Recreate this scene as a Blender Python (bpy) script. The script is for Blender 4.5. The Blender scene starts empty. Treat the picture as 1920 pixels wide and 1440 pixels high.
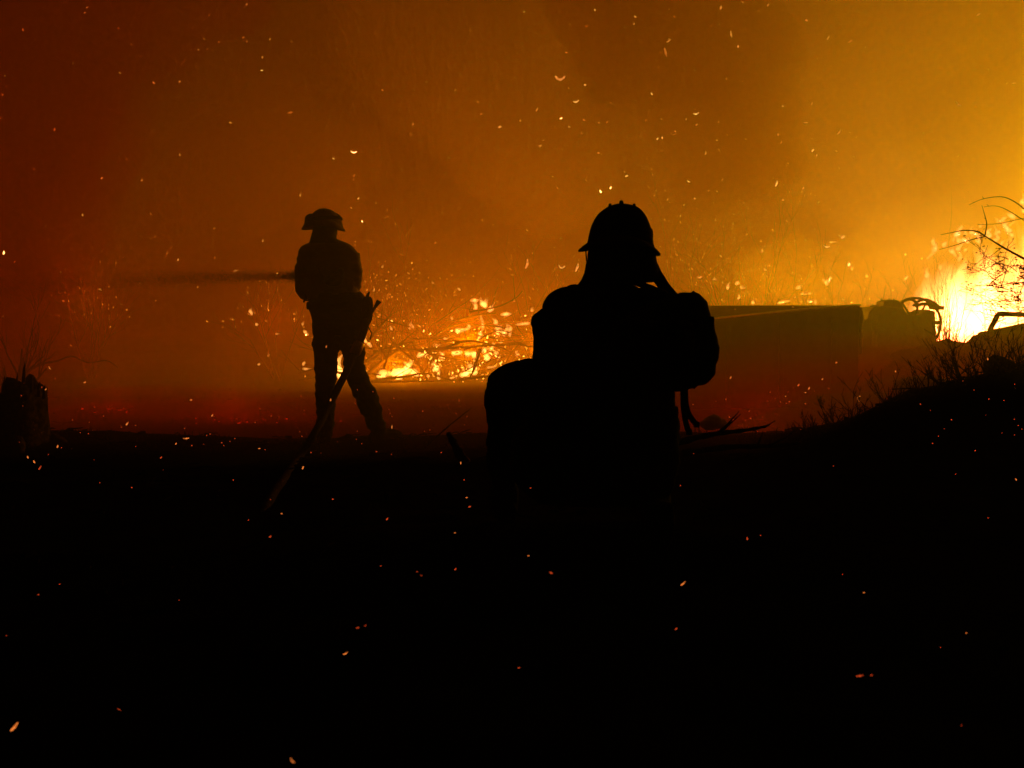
import bpy, bmesh, math, random
from mathutils import Vector, Matrix, noise

# ------------------------------------------------------------------ camera, sky, exposure
F = 2100.0                      # focal length in pixels of a 1920 px wide picture
CAM = Vector((0.0, 0.0, 0.94))
PITCH = math.atan((720 - 600) / F)
scene = bpy.context.scene
COL = scene.collection
cam_data = bpy.data.cameras.new('camera')
cam = bpy.data.objects.new('camera', cam_data)
COL.objects.link(cam)
cam.location = CAM
cam.rotation_euler = (math.pi / 2 - PITCH, 0, 0)
cam_data.sensor_width = 36.0
cam_data.lens = 36.0 * F / 1920.0
cam_data.clip_start = 0.05
cam_data.clip_end = 600.0
cam_data.dof.use_dof = True
cam_data.dof.focus_distance = 10.5
cam_data.dof.aperture_fstop = 8.0
scene.camera = cam

world = bpy.data.worlds.new('World')
scene.world = world
world.use_nodes = True
wn = world.node_tree
bg = wn.nodes['Background']
sky = wn.nodes.new('ShaderNodeTexSky')
sky.sky_type = 'NISHITA'
sky.sun_disc = False
sky.sun_elevation = math.radians(-9)      # night: the sun is well down
sky.sun_rotation = math.radians(120)
wn.links.new(sky.outputs[0], bg.inputs[0])
bg.inputs[1].default_value = 0.05

vs = scene.view_settings
vs.view_transform = 'Standard'
vs.look = 'None'
vs.exposure = 0.0
vs.gamma = 1.0
vs.use_curve_mapping = False
scene.render.engine = 'CYCLES'
cy = scene.cycles
cy.use_denoising = True
cy.use_adaptive_sampling = True
cy.adaptive_threshold = 0.03
cy.volume_bounces = 0
cy.max_bounces = 4
cy.diffuse_bounces = 1
cy.glossy_bounces = 2
cy.transparent_max_bounces = 64
cy.sample_clamp_indirect = 2.0
scene.render.film_transparent = False

FIRE_RGB = (0.50, 1.0, 0.0)
COAL_RGB = (1.0, 0.56, 0.0)
SMOULDER_RGB = (1.0, 0.20, 0.0)
BLAZE_W = 14800.0
THICKET_W = 760.0
THICKET_RGB = (0.88, 1.0, 0.0)
PILE_W = 1650.0
# smoke: scatters grey, lets red light through furthest
SMOKE_COLOR = (0.24, 0.24, 0.24)
SMOKE_ABSORB = (0.97, 0.015, 0.0)
SMOKE_DENSITY = 0.105
HAZE_DENSITY = 0.0035
SMOKE_G = 0.25

rnd = random.Random(7)


def at(px, py, D):
    """World point seen at pixel (px, py) of the 1920x1440 frame, at the distance Y = D."""
    cp, sp = math.cos(PITCH), math.sin(PITCH)
    u, v = (px - 960) / F, (720 - py) / F
    d = Vector((u, cp + v * sp, -sp + v * cp))
    return CAM + d * (D / d.y)


def sstep(a, b, x):
    t = min(1.0, max(0.0, (x - a) / (b - a)))
    return t * t * (3 - 2 * t)


def gz(x, y):
    """height of the ground"""
    z = 0.03 * math.exp(-((y - 8.4) / 0.7) ** 2) - 0.22 * sstep(8.9, 10.6, y)
    z += 0.13 * math.exp(-((x - 0.3) / 0.9) ** 2 - ((y - 4.3) / 0.8) ** 2)
    z += (0.80 + 0.08 * noise.noise((x * 1.3, 3.1, 0))) * sstep(4.3, 5.95, x) * math.exp(-((y - 15.6) / 0.8) ** 2)
    z += 0.64 * sstep(1.3, 3.7, x) * math.exp(-((y - 7.4) / 1.1) ** 2)
    z += 0.55 * sstep(6.0, 9.5, x) * sstep(17, 19.0, y) * (1 - sstep(24, 30, y))
    z += 0.05 * sstep(-2.2, -3.4, x) * math.exp(-((y - 7.6) / 0.9) ** 2)
    z += 0.10 * sstep(1.3, 2.6, x) * math.exp(-((y - 8.0) / 2.0) ** 2) * noise.noise((x * 1.9, y * 1.9, 2.2))
    z += 0.10 * sstep(4.6, 5.6, x) * math.exp(-((y - 15.6) / 1.2) ** 2) * noise.noise((x * 2.6, y * 2.6, 4.2))
    z += 0.10 * math.exp(-((y - 8.1) / 0.8) ** 2) * (noise.noise((x * .9, y * .6, 6.1)) + .5 * noise.noise((x * 2.7, y * 2, 1.1)))
    n = 0.055 * noise.noise((x * 0.55, y * 0.55, 0.3)) + 0.035 * noise.noise((x * 1.7, y * 1.7, 5.3))
    n += 0.018 * noise.noise((x * 4.7, y * 4.7, 9.3))
    return z + n * (1 if y < 40 else 2.5)


def ground_hit(px, py):
    d = at(px, py, 1.0) - CAM
    t = 1.0
    while t < 40:
        p = CAM + d * t
        if p.z < gz(p.x, p.y):
            return p
        t += .02
    return p


# ------------------------------------------------------------------ materials
def nodes_of(name):
    m = bpy.data.materials.new(name)
    m.use_nodes = True
    return m, m.node_tree


def surface(name, c1, c2, scale=8.0, rough=0.8, bump=0.3, metal=0.0, detail=6.0, spec=0.0):
    m, t = nodes_of(name)
    b = t.nodes['Principled BSDF']
    tc = t.nodes.new('ShaderNodeTexCoord')
    no = t.nodes.new('ShaderNodeTexNoise')
    no.inputs['Scale'].default_value = scale
    no.inputs['Detail'].default_value = detail
    t.links.new(tc.outputs['Object'], no.inputs['Vector'])
    r = t.nodes.new('ShaderNodeValToRGB')
    r.color_ramp.elements[0].position = 0.35
    r.color_ramp.elements[1].position = 0.65
    r.color_ramp.elements[0].color = (*c1, 1)
    r.color_ramp.elements[1].color = (*c2, 1)
    t.links.new(no.outputs['Fac'], r.inputs[0])
    t.links.new(r.outputs[0], b.inputs['Base Color'])
    bp = t.nodes.new('ShaderNodeBump')
    bp.inputs['Strength'].default_value = bump
    bp.inputs['Distance'].default_value = 0.02
    t.links.new(no.outputs['Fac'], bp.inputs['Height'])
    t.links.new(bp.outputs[0], b.inputs['Normal'])
    b.inputs['Roughness'].default_value = rough
    b.inputs['Metallic'].default_value = metal
    b.inputs['Specular IOR Level'].default_value = spec
    return m


def glow(name, rgb, strength, vary=0.0, scale=40.0):
    """a burning surface; vary breaks it into hotter and cooler spots"""
    m, t = nodes_of(name)
    t.nodes.remove(t.nodes['Principled BSDF'])
    e = t.nodes.new('ShaderNodeEmission')
    e.inputs[0].default_value = (*rgb, 1)
    e.inputs[1].default_value = strength
    if vary:
        tc = t.nodes.new('ShaderNodeTexCoord')
        no = t.nodes.new('ShaderNodeTexNoise')
        no.inputs['Scale'].default_value = scale
        t.links.new(tc.outputs['Object'], no.inputs['Vector'])
        mr = t.nodes.new('ShaderNodeMapRange')
        mr.inputs[1].default_value = 0.35
        mr.inputs[2].default_value = 0.65
        mr.inputs[3].default_value = strength * (1 - vary)
        mr.inputs[4].default_value = strength * (1 + vary)
        t.links.new(no.outputs['Fac'], mr.inputs[0])
        t.links.new(mr.outputs[0], e.inputs[1])
    t.links.new(e.outputs[0], t.nodes['Material Output'].inputs['Surface'])
    m.cycles.emission_sampling = 'NONE'
    return m


def flame_gas(name, rgb, strength):
    """burning gas: gives off light all through its volume"""
    m, t = nodes_of(name)
    t.nodes.remove(t.nodes['Principled BSDF'])
    e = t.nodes.new('ShaderNodeEmission')
    e.inputs[0].default_value = (*rgb, 1)
    e.inputs[1].default_value = strength
    t.links.new(e.outputs[0], t.nodes['Material Output'].inputs['Volume'])
    return m


M = {
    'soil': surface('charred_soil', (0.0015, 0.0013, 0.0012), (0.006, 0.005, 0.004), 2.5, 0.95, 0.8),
    'char': surface('loose_char', (0.002, 0.002, 0.002), (0.010, 0.008, 0.007), 30, 0.95, 0.4),
    'bark': surface('charred_bark', (0.010, 0.008, 0.007), (0.05, 0.035, 0.025), 30, 0.9, 0.6),
    'twig': surface('dry_twig', (0.03, 0.02, 0.012), (0.10, 0.07, 0.045), 60, 0.9, 0.3),
    'leaf': surface('dry_leaf', (0.05, 0.04, 0.02), (0.10, 0.08, 0.03), 20, 0.8, 0.2),
    'grass': surface('dry_grass', (0.01, 0.008, 0.005), (0.035, 0.028, 0.015), 6, 0.9, 0.1),
    'rock': surface('weathered_rock', (0.10, 0.08, 0.07), (0.24, 0.20, 0.17), 6, 0.9, 0.7),
    'skin': surface('sooty_skin', (0.20, 0.12, 0.085), (0.32, 0.20, 0.15), 14, 0.6, 0.1),
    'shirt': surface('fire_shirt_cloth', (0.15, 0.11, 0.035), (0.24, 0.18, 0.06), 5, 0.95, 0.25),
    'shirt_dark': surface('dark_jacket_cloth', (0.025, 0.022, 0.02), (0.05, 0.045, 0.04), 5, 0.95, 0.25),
    'trousers': surface('olive_trousers_cloth', (0.02, 0.022, 0.016), (0.045, 0.045, 0.03), 6, 0.95, 0.3),
    'boot': surface('black_boot_leather', (0.012, 0.011, 0.010), (0.03, 0.027, 0.024), 20, 0.6, 0.2),
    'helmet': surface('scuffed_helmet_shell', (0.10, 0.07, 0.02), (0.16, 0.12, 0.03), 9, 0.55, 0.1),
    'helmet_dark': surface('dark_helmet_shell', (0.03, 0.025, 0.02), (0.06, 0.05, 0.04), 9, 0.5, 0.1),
    'webbing': surface('black_webbing', (0.012, 0.012, 0.012), (0.03, 0.03, 0.03), 60, 0.9, 0.2),
    'pack': surface('dark_pack_nylon', (0.02, 0.02, 0.022), (0.045, 0.045, 0.045), 12, 0.85, 0.3),
    'shroud': surface('neck_shroud_cloth', (0.03, 0.027, 0.02), (0.07, 0.06, 0.045), 10, 0.95, 0.3),
    'hose': surface('canvas_hose_jacket', (0.018, 0.015, 0.012), (0.04, 0.033, 0.026), 40, 0.85, 0.4),
    'brass': surface('worn_brass', (0.25, 0.17, 0.06), (0.45, 0.32, 0.12), 12, 0.4, 0.1, 1.0),
    'steel': surface('rusty_steel', (0.07, 0.035, 0.02), (0.16, 0.10, 0.07), 4, 0.75, 0.4, 0.3),
    'pale_steel': surface('bare_steel_edge', (0.40, 0.34, 0.28), (0.62, 0.55, 0.46), 15, 0.5, 0.2, 0.4),
    'rope': surface('pale_rope', (0.55, 0.48, 0.38), (0.75, 0.68, 0.55), 80, 0.7, 0.3),
    'engine': surface('greasy_engine_metal', (0.03, 0.028, 0.025), (0.09, 0.08, 0.07), 10, 0.6, 0.3, 0.5),
    'rubber': surface('black_rubber', (0.012, 0.012, 0.012), (0.03, 0.028, 0.026), 30, 0.8, 0.2),
    'wreck': surface('scorched_car_paint', (0.02, 0.018, 0.016), (0.10, 0.06, 0.04), 5, 0.8, 0.4, 0.2),
    'flame_big': flame_gas('blaze_flame_gas', (1.0, 0.92, 0.27), 3.1),
    'flame_small': flame_gas('brush_flame_gas', (0.95, 1.0, 0.20), 30.0),
    'flame_lick': flame_gas('flame_lick_gas', (1.0, 0.95, 0.35), 16.0),
    'ember_hot': glow('ember_hot', (1.0, 0.62, 0.17), 4.2, 0.7, 60),
    'ember_mid': glow('ember_mid', (1.0, 0.54, 0.10), 1.0, 0.7, 60),
    'ember_dim': glow('ember_dim', (1.0, 0.40, 0.05), 0.62, 0.6, 60),
    'coal_hot': glow('coal_hot', (1.0, 1.0, 0.15), 5.5, 0.7, 60),
    'coal_mid': glow('coal_mid', (1.0, 0.85, 0.08), 2.0, 0.7, 60),
    'coal_dim': glow('coal_dim', (1.0, 0.70, 0.06), 0.95, 0.6, 60),
    'ember_red': glow('ember_red', (1.0, 0.10, 0.02), 0.40, 0.8, 90),
    'ember_near': glow('ember_near', (1.0, 0.24, 0.04), 0.62, 0.8, 120),
}


def water_mat():
    m, t = nodes_of('dark_water_drops')
    b = t.nodes['Principled BSDF']
    b.inputs['Base Color'].default_value = (0.05, 0.05, 0.05, 1)  # dark base puts the jet's backlit look into the drops' colour
    b.inputs['Roughness'].default_value = 0.2
    return m


M['water'] = water_mat()


# ------------------------------------------------------------------ mesh helpers
def spline(pts, n=6):
    """Catmull-Rom through tuples of any length; n steps a span"""
    P = [tuple(p) for p in pts]
    if len(P) < 3:
        n2 = n * 2
        return [tuple(a + (b - a) * i / n2 for a, b in zip(P[0], P[-1])) for i in range(n2 + 1)]
    out = []
    for i in range(len(P) - 1):
        p0, p1, p2, p3 = P[max(i - 1, 0)], P[i], P[i + 1], P[min(i + 2, len(P) - 1)]
        for k in range(n):
            t = k / n
            out.append(tuple(0.5 * (2 * b + (c - a) * t + (2 * a - 5 * b + 4 * c - d) * t * t + (3 * b - a - 3 * c + d) * t ** 3)
                             for a, b, c, d in zip(p0, p1, p2, p3)))
    out.append(P[-1])
    return out


ORG = {}                        # world position of the origin each mesh is written about


class MB:
    def __init__(self):
        self.v, self.f = [], []

    def loft(self, rings, cap=True, closed=False):
        b = len(self.v)
        n = len(rings[0])
        for r in rings:
            self.v.extend(Vector(p) for p in r)
        m = len(rings)
        for i in range(m if closed else m - 1):
            for k in range(n):
                a, c = b + i * n, b + ((i + 1) % m) * n
                self.f.append((a + k, a + (k + 1) % n, c + (k + 1) % n, c + k))
        if cap and not closed:
            for i, flip in ((0, True), (m - 1, False)):
                c = sum((Vector(p) for p in rings[i]), Vector()) / n
                self.v.append(c)
                ci = len(self.v) - 1
                for k in range(n):
                    a, d = b + i * n + k, b + i * n + (k + 1) % n
                    self.f.append((d, a, ci) if flip else (a, d, ci))
        return self

    def tube(self, pts, radii, n=8, squash=1.0, up=None, cap=True, closed=False):
        """radii: number or list; squash: depth/width of the section"""
        pts = [Vector(p) for p in pts]
        if not isinstance(radii, (list, tuple)):
            radii = [radii] * len(pts)
        rings, side = [], None
        for i, p in enumerate(pts):
            if closed:
                t = pts[(i + 1) % len(pts)] - pts[i - 1]
            else:
                t = pts[min(i + 1, len(pts) - 1)] - pts[max(i - 1, 0)]
            if t.length < 1e-9:
                t = Vector((0, 0, 1))
            t.normalize()
            if side is None:
                ref = Vector(up) if up else (Vector((0, 1, 0)) if abs(t.y) < 0.9 else Vector((1, 0, 0)))
                side = t.cross(ref).normalized()
            else:
                side = (side - t * side.dot(t))
                side = side.normalized() if side.length > 1e-6 else t.orthogonal().normalized()
            w = t.cross(side).normalized()
            r = radii[i]
            rings.append([p + side * (r * math.cos(a)) + w * (r * squash * math.sin(a)) for a in (2 * math.pi * k / n for k in range(n))])
        return self.loft(rings, cap, closed)

    def limb(self, pts, n=12, steps=5, squash=1.0, grow=0.0):
        """pts: (x, y, z, r) control points, splined"""
        s = spline([(p[0], p[1], p[2], p[3]) for p in pts], steps)
        # round ends
        return self.tube([q[:3] for q in s], [max(0.004, q[3] + grow) for q in s], n, squash)

    def ball(self, c, r, n=14, m=9, rot=None):
        c = Vector(c)
        rx, ry, rz = r if isinstance(r, (tuple, list)) else (r, r, r)
        rings = []
        for i in range(m + 1):
            t = math.pi * (0.02 + 0.96 * i / m)
            ring = []
            for k in range(n):
                a = 2 * math.pi * k / n
                p = Vector((rx * math.sin(t) * math.cos(a), ry * math.sin(t) * math.sin(a), -rz * math.cos(t)))
                ring.append(c + (rot @ p if rot else p))
            rings.append(ring)
        return self.loft(rings)

    def box(self, c, s, rot=None):
        c = Vector(c)
        b = len(self.v)
        for z in (-1, 1):
            for x, y in ((-1, -1), (1, -1), (1, 1), (-1, 1)):
                p = Vector((x * s[0] / 2, y * s[1] / 2, z * s[2] / 2))
                self.v.append(c + (rot @ p if rot else p))
        for q in ((3, 2, 1, 0), (4, 5, 6, 7), (0, 1, 5, 4), (1, 2, 6, 5), (2, 3, 7, 6), (3, 0, 4, 7)):
            self.f.append(tuple(b + i for i in q))
        return self

    def build(self, name, mat, parent=None, smooth=True, bevel=0.0, origin=None):
        org = Vector(origin) if origin is not None else ORG.get(parent.name, Vector()) if parent is not None else Vector()
        me = bpy.data.meshes.new(name)
        me.from_pydata([tuple(p - org) for p in self.v], [], self.f)
        me.materials.append(M[mat] if isinstance(mat, str) else mat)
        if smooth:
            me.polygons.foreach_set('use_smooth', [True] * len(me.polygons))
        me.update()
        o = bpy.data.objects.new(name, me)
        COL.objects.link(o)
        ORG[o.name] = org
        if parent is not None:
            o.parent = parent
        else:
            o.location = org
        if bevel:
            md = o.modifiers.new('bevel', 'BEVEL')
            md.width = bevel
            md.segments = 2
            md.limit_method = 'ANGLE'
        return o


def tag(o, label, cat=None, group=None, kind=None):
    o['label'] = label
    if cat:
        o['category'] = cat
    if group:
        o['group'] = group
    if kind:
        o['kind'] = kind
    return o


def thing(name, loc, label, cat, group=None):
    o = bpy.data.objects.new(name, None)
    COL.objects.link(o)
    o.location = loc
    o.empty_display_size = 0.1
    ORG[o.name] = Vector(loc)
    return tag(o, label, cat, group)


def fused(mb, name, mat, parent, voxel=0.012, smooth=4, wrinkle=0.0, wscale=9.0):
    """all the closed shapes of mb grown together into one continuous skin"""
    o = mb.build(name, mat, parent)
    md = o.modifiers.new('remesh', 'REMESH')
    md.mode = 'VOXEL'
    md.voxel_size = voxel
    md.use_smooth_shade = True
    sm = o.modifiers.new('smooth', 'SMOOTH')
    sm.factor = 0.5
    sm.iterations = smooth
    bpy.context.view_layer.update()
    dg = bpy.context.evaluated_depsgraph_get()
    me = bpy.data.meshes.new_from_object(o.evaluated_get(dg))
    o.modifiers.clear()
    old = o.data
    o.data = me
    bpy.data.meshes.remove(old)
    me.name = name
    if wrinkle:
        nv = len(me.vertices)
        co, no = [0.0] * nv * 3, [0.0] * nv * 3
        me.vertices.foreach_get('co', co)
        me.vertices.foreach_get('normal', no)
        for i in range(0, nv * 3, 3):
            x, y, z = co[i:i + 3]
            k = wrinkle * (noise.noise((x * wscale, y * wscale, z * wscale * 1.8)) + 0.5 * noise.noise((x * wscale * 2.3, y * wscale * 2.3, z * wscale * 4)))
            for j in range(3):
                co[i + j] += no[i + j] * k
        me.vertices.foreach_set('co', co)
    me.polygons.foreach_set('use_smooth', [True] * len(me.polygons))
    me.update()
    return o


# ------------------------------------------------------------------ ground
def build_ground():
    xs = [-130, -100, -75, -55, -42, -34] + [-30 + 0.5 * i for i in range(40)] + [-10 + 0.16 * i for i in range(138)]
    xs += [12.08 + 0.5 * i for i in range(40)] + [33, 42, 55, 75, 100, 130]
    ys = [-40, -25, -14, -8, -5, -3, -1.5] + [-0.5 + 0.14 * i for i in range(170)] + [23.3 + 0.5 * i for i in range(45)] + [47, 52, 60, 72, 90, 120]
    xs, ys = sorted(xs), sorted(ys)
    nx, ny = len(xs), len(ys)
    v = [(x, y, gz(x, y)) for y in ys for x in xs]
    f = [(j * nx + i, j * nx + i + 1, (j + 1) * nx + i + 1, (j + 1) * nx + i) for j in range(ny - 1) for i in range(nx - 1)]
    mb = MB()
    mb.v, mb.f = [Vector(p) for p in v], f
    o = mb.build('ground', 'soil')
    tag(o, 'dark burnt ground sloping away beyond the firefighters', kind='structure')


build_ground()


# ------------------------------------------------------------------ flames
def tongue(base, tip, width, rng, n=9, m=9, squash=0.8, wob=0.25):
    """one lick of flame: a wavering closed teardrop from base to tip"""
    base, tip = Vector(base), Vector(tip)
    ax = tip - base
    L = ax.length
    mb = MB()
    ph, ph2 = rng.uniform(0, 6.28), rng.uniform(0, 6.28)
    pts, rad = [], []
    for i in range(m + 1):
        t = i / m
        prof = (math.sin(math.pi * min(1, t * 1.0) ** 0.62) ** 0.8) * (1 - 0.35 * t) + 0.015
        w = width * 0.5 * prof * (1 + 0.25 * math.sin(t * 9 + ph2))
        off = Vector((math.sin(t * 5.2 + ph), math.cos(t * 4.1 + ph2), 0)) * (wob * width * t)
        pts.append(base + ax * t + off)
        rad.append(max(0.003, w))
    mb.tube(pts, rad, n, squash)
    return mb


def lamp(name, loc, watts, parent, radius=0.35, rgb=FIRE_RGB):
    ld = bpy.data.lights.new(name, 'POINT')
    ld.energy = watts
    ld.color = rgb
    ld.shadow_soft_size = radius
    o = bpy.data.objects.new(name, ld)
    COL.objects.link(o)
    o.parent = parent
    o.location = Vector(loc) - ORG[parent.name]
    return o


def grow(mb, p, d, length, r, depth, rng, lift=0.25, wander=0.35, kids=(2, 4), spread=0.8, n=5, tips=None, shrink=0.62):
    """a branch and its side branches"""
    segs = 5 if depth > 0 else 4
    pts, q, dd = [Vector(p)], Vector(p), Vector(d).normalized()
    for i in range(segs):
        dd = (dd + Vector((rng.uniform(-1, 1), rng.uniform(-1, 1), rng.uniform(-1, 1) + lift)) * wander * 0.5).normalized()
        q = q + dd * (length / segs)
        pts.append(q.copy())
    rad = [max(0.0016, r * (1 - 0.72 * i / segs)) for i in range(segs + 1)]
    mb.tube(pts, rad, n if depth > 0 else 4)
    if tips is not None:
        tips.append((pts[-1].copy(), dd.copy()))
    if depth > 0:
        for k in range(rng.randint(*kids)):
            i = rng.randint(1, segs)
            side = Vector((rng.uniform(-1, 1), rng.uniform(-1, 1), rng.uniform(-0.6, 1)))
            nd = (dd + side * spread).normalized()
            grow(mb, pts[i], nd, length * shrink * rng.uniform(0.7, 1.2), rad[i] * 0.68, depth - 1, rng, lift, wander, kids, spread, n, tips, shrink)


def build_blaze():
    base = at(1905, 668, 22.0)
    base.z = gz(base.x, 22.0)
    root = thing('wildfire_blaze', base, 'blazing white-hot brush fire at the right edge behind the thorn bush', 'fire')
    rng = random.Random(3)

    def top(px):
        prof = [(1700, 610), (1724, 535), (1742, 492), (1772, 478), (1800, 468), (1830, 452), (1870, 440), (1905, 412), (1935, 400), (2010, 370), (2120, 350), (2300, 340), (2420, 400), (2520, 520)]
        for (a, b), (c, d) in zip(prof, prof[1:]):
            if a <= px <= c:
                return b + (d - b) * (px - a) / (c - a)
        return 600
    for i in range(146):
        px = rng.uniform(1722, 2460)
        if i < 96:
            px = rng.uniform(1760, 1945) if i < 62 else rng.uniform(1718, 1800)
        D = rng.uniform(21.0, 23.6)
        ty = top(px) + abs(rng.gauss(0, 38)) + (8 if i % 3 else 0)
        by = 672
        if i % 5 == 4:
            by = (ty + 672) / 2
        b, t = at(px + rng.uniform(-6, 10), by, D), at(px + rng.uniform(-16, 16), min(ty, by - 30), D + rng.uniform(-.3, .3))
        L = (t - b).length
        w = min(0.75, L * rng.uniform(0.28, 0.55))
        tongue(b, t, w, rng, 10, 11).build('flame', 'flame_big', root)
    for i in range(64):                                   # small licks torn off above the fire
        px = rng.uniform(1735, 2050)
        D = rng.uniform(21.4, 22.6)
        ty = top(px) - rng.uniform(-26, 26)
        L = rng.uniform(8, 26)
        a = rng.gauss(0.2, 0.5)
        tongue(at(px, ty, D), at(px + L * math.sin(a), ty - L * math.cos(a), D), rng.uniform(0.05, 0.13), rng, 7, 6, wob=0.6).build('flame', 'flame_lick', root)
    for px, py, D, k in ((1870, 570, 22, 0.10), (2080, 450, 22.3, 0.36), (2300, 380, 22.6, 0.54)):
        lamp('flame_light', at(px, py, D), BLAZE_W * k, root, 0.5)
    # fuel: burning shrub stems in the middle of the fire
    for i in range(7):
        mb = MB()
        p = at(rng.uniform(1760, 2200), 668, rng.uniform(21.2, 22.5))
        grow(mb, p, (rng.uniform(-.5, .5), 0, 1), rng.uniform(0.9, 1.6), 0.03, 2, rng)
        mb.build('burning_stem', 'bark', root)
    return root


build_blaze()


def build_pile():
    D0 = 20.5
    base = at(820, 716, D0)
    base.z = gz(base.x, D0)
    root = thing('burning_brush_pile', base, 'heap of cut branches burning between the two firefighters', 'brush pile')
    rng = random.Random(11)
    # branches that can be made out
    arcs = [
        [(684, 690), (712, 664), (745, 648), (775, 640)], [(686, 676), (715, 656), (760, 644)], [(690, 700), (725, 672), (760, 655), (830, 668), (885, 678)],
        [(770, 636), (840, 634), (930, 640), (1010, 634)], [(700, 660), (790, 656), (880, 650), (1000, 644)], [(780, 662), (860, 662), (950, 676), (1010, 690)],
        [(775, 640), (784, 675), (792, 712)], [(792, 712), (830, 690), (870, 696), (930, 690)], [(740, 645), (790, 690), (800, 716)],
        [(705, 712), (760, 706), (800, 700), (850, 716)], [(880, 585), (930, 576), (965, 560), (980, 545)], [(858, 600), (900, 590), (930, 587)],
        [(830, 655), (870, 640), (905, 642), (950, 655)], [(690, 640), (715, 610), (735, 590)], [(900, 655), (890, 690), (878, 712)],
        [(660, 690), (700, 675), (748, 678)], [(720, 690), (730, 660), (738, 640)], [(940, 700), (960, 660), (1000, 620)],
        [(650, 712), (720, 716), (800, 714), (880, 714)], [(860, 712), (930, 705), (1000, 712), (1040, 700)], [(1000, 640), (1050, 620), (1090, 600)],
        [(800, 640), (850, 610), (905, 600)], [(985, 700), (1040, 670), (1100, 660)], [(640, 700), (600, 690), (560, 700)], [(560, 712), (620, 704), (700, 708)],
    ]
    for a in arcs:
        d = D0 + rng.uniform(-0.7, 0.5)
        pts = spline([tuple(at(x, y, d + rng.uniform(-.12, .12))) for x, y in a], 5)
        r = rng.uniform(0.016, 0.036)
        mb = MB().tube(pts, [r * (1.15 - 0.75 * i / (len(pts) - 1)) for i in range(len(pts))], 7)
        for k in range(3):
            q = pts[rng.randint(2, len(pts) - 2)]
            grow(mb, q, (rng.uniform(-1, 1), rng.uniform(-.5, .5), rng.uniform(-.2, 1)), rng.uniform(.25, .6), r * .5, 1, rng, kids=(1, 2))
        mb.build('branch', 'bark', root)
    for i in range(60):
        px, py = rng.uniform(620, 1090), rng.uniform(610, 716)
        p = at(px, py, D0 + rng.uniform(-.7, 1.2))
        mb = MB()
        grow(mb, p, (rng.choice((-1, 1)), rng.uniform(-.6, .6), rng.uniform(-.1, .5)), rng.uniform(.5, 1.2), rng.uniform(.008, .018), 1, rng, lift=0.0, kids=(1, 3))
        mb.build('branch', 'bark', root)
    for i in range(15):          # thin brush standing up out of the heap
        px = rng.uniform(660, 1060)
        p = at(px, 700, D0 + rng.uniform(0, 1.3))
        mb = MB()
        grow(mb, p, (rng.uniform(-.6, .6), 0, 1), rng.uniform(.8, 1.35), .014, 2, rng, kids=(3, 4), n=4)
        mb.build('brush_stem', 'twig', root)
    # flames where the photo shows them: (x, y, width px, height px)
    spots = [(727, 700, 26, 12), (745, 694, 30, 22), (762, 690, 22, 26), (752, 705, 20, 14), (775, 696, 18, 16), (715, 706, 16, 10), (778, 702, 14, 10),
             (642, 690, 22, 50), (801, 663, 30, 9), (790, 666, 14, 8), (890, 573, 10, 16), (902, 567, 9, 18), (914, 571, 13, 20), (921, 578, 12, 14), (895, 562, 20, 8),
             (866, 618, 22, 12), (874, 611, 12, 12), (905, 604, 8, 30), (902, 625, 10, 18), (899, 634, 9, 14), (936, 617, 14, 20), (946, 622, 12, 16), (953, 614, 10, 16),
             (959, 625, 9, 12), (982, 607, 30, 7), (916, 650, 14, 14), (908, 655, 16, 9), (830, 663, 12, 14), (860, 660, 20, 12), (880, 664, 24, 12), (895, 668, 18, 12),
             (912, 666, 16, 16), (930, 660, 12, 9), (970, 661, 12, 10), (888, 682, 10, 18), (882, 694, 20, 20), (875, 698, 14, 14), (872, 701, 18, 10), (893, 690, 8, 14),
             (820, 690, 16, 12), (822, 700, 8, 24), (811, 680, 10, 8), (735, 613, 8, 9), (772, 608, 7, 14), (845, 597, 7, 10), (770, 616, 9, 5), (860, 542, 8, 5),
             (687, 637, 9, 14), (693, 642, 9, 16), (925, 688, 20, 6), (960, 690, 10, 8), (850, 708, 14, 5), (1010, 655, 14, 10), (1000, 580, 8, 10), (948, 590, 20, 8),
             (928, 600, 9, 14), (838, 636, 10, 6), (1040, 650, 12, 20), (1060, 640, 12, 24),
             (468, 580, 9, 12), (472, 588, 8, 9), (484, 607, 8, 5), (566, 606, 6, 9), (573, 622, 10, 10), (577, 628, 8, 6), (440, 507, 12, 4), (518, 626, 10, 4), (505, 666, 6, 6),
             (568, 680, 9, 9), (575, 692, 14, 5), (484, 683, 7, 5), (716, 500, 5, 8), (700, 545, 6, 5), (812, 530, 5, 6), (940, 640, 10, 12), (820, 648, 12, 6), (800, 700, 9, 12)]
    for x, y, w, h in spots:
        d = D0 + rng.uniform(-.35, .6)
        s = 1.0 / (F / d)
        for k in range(2 if max(w, h) > 12 else 1):
            xx, yy = x + rng.uniform(-.3, .3) * w, y + rng.uniform(-.2, .2) * h
            if w > 1.6 * h:
                a, b, ww = at(xx - w * .45, yy + h * .2, d), at(xx + w * .45, yy - h * .25, d), h * s
            else:
                a, b, ww = at(xx, yy + h * .5, d), at(xx + rng.uniform(-.3, .3) * w, yy - h * .5, d), w * s * 0.8
            tongue(a, b, ww, rng, 7, 7, wob=0.5).build('flame', 'flame_small', root)
    # glowing coals and twig tips, far too many to count
    hot, mid, dim = MB(), MB(), MB()

    def speck(mb, p, s):
        a = rng.uniform(0, 6.28)
        e = Vector((math.cos(a), rng.uniform(-.3, .3), math.sin(a)))
        L = s * rng.uniform(0.8, 2.6)
        mid_p = p + e * L * .5 + Vector((rng.uniform(-.4, .4), 0, rng.uniform(-.4, .4))) * L
        mb.tube([p, mid_p, p + e * L], [s * .3, s * .5, s * .12], 4)
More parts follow.
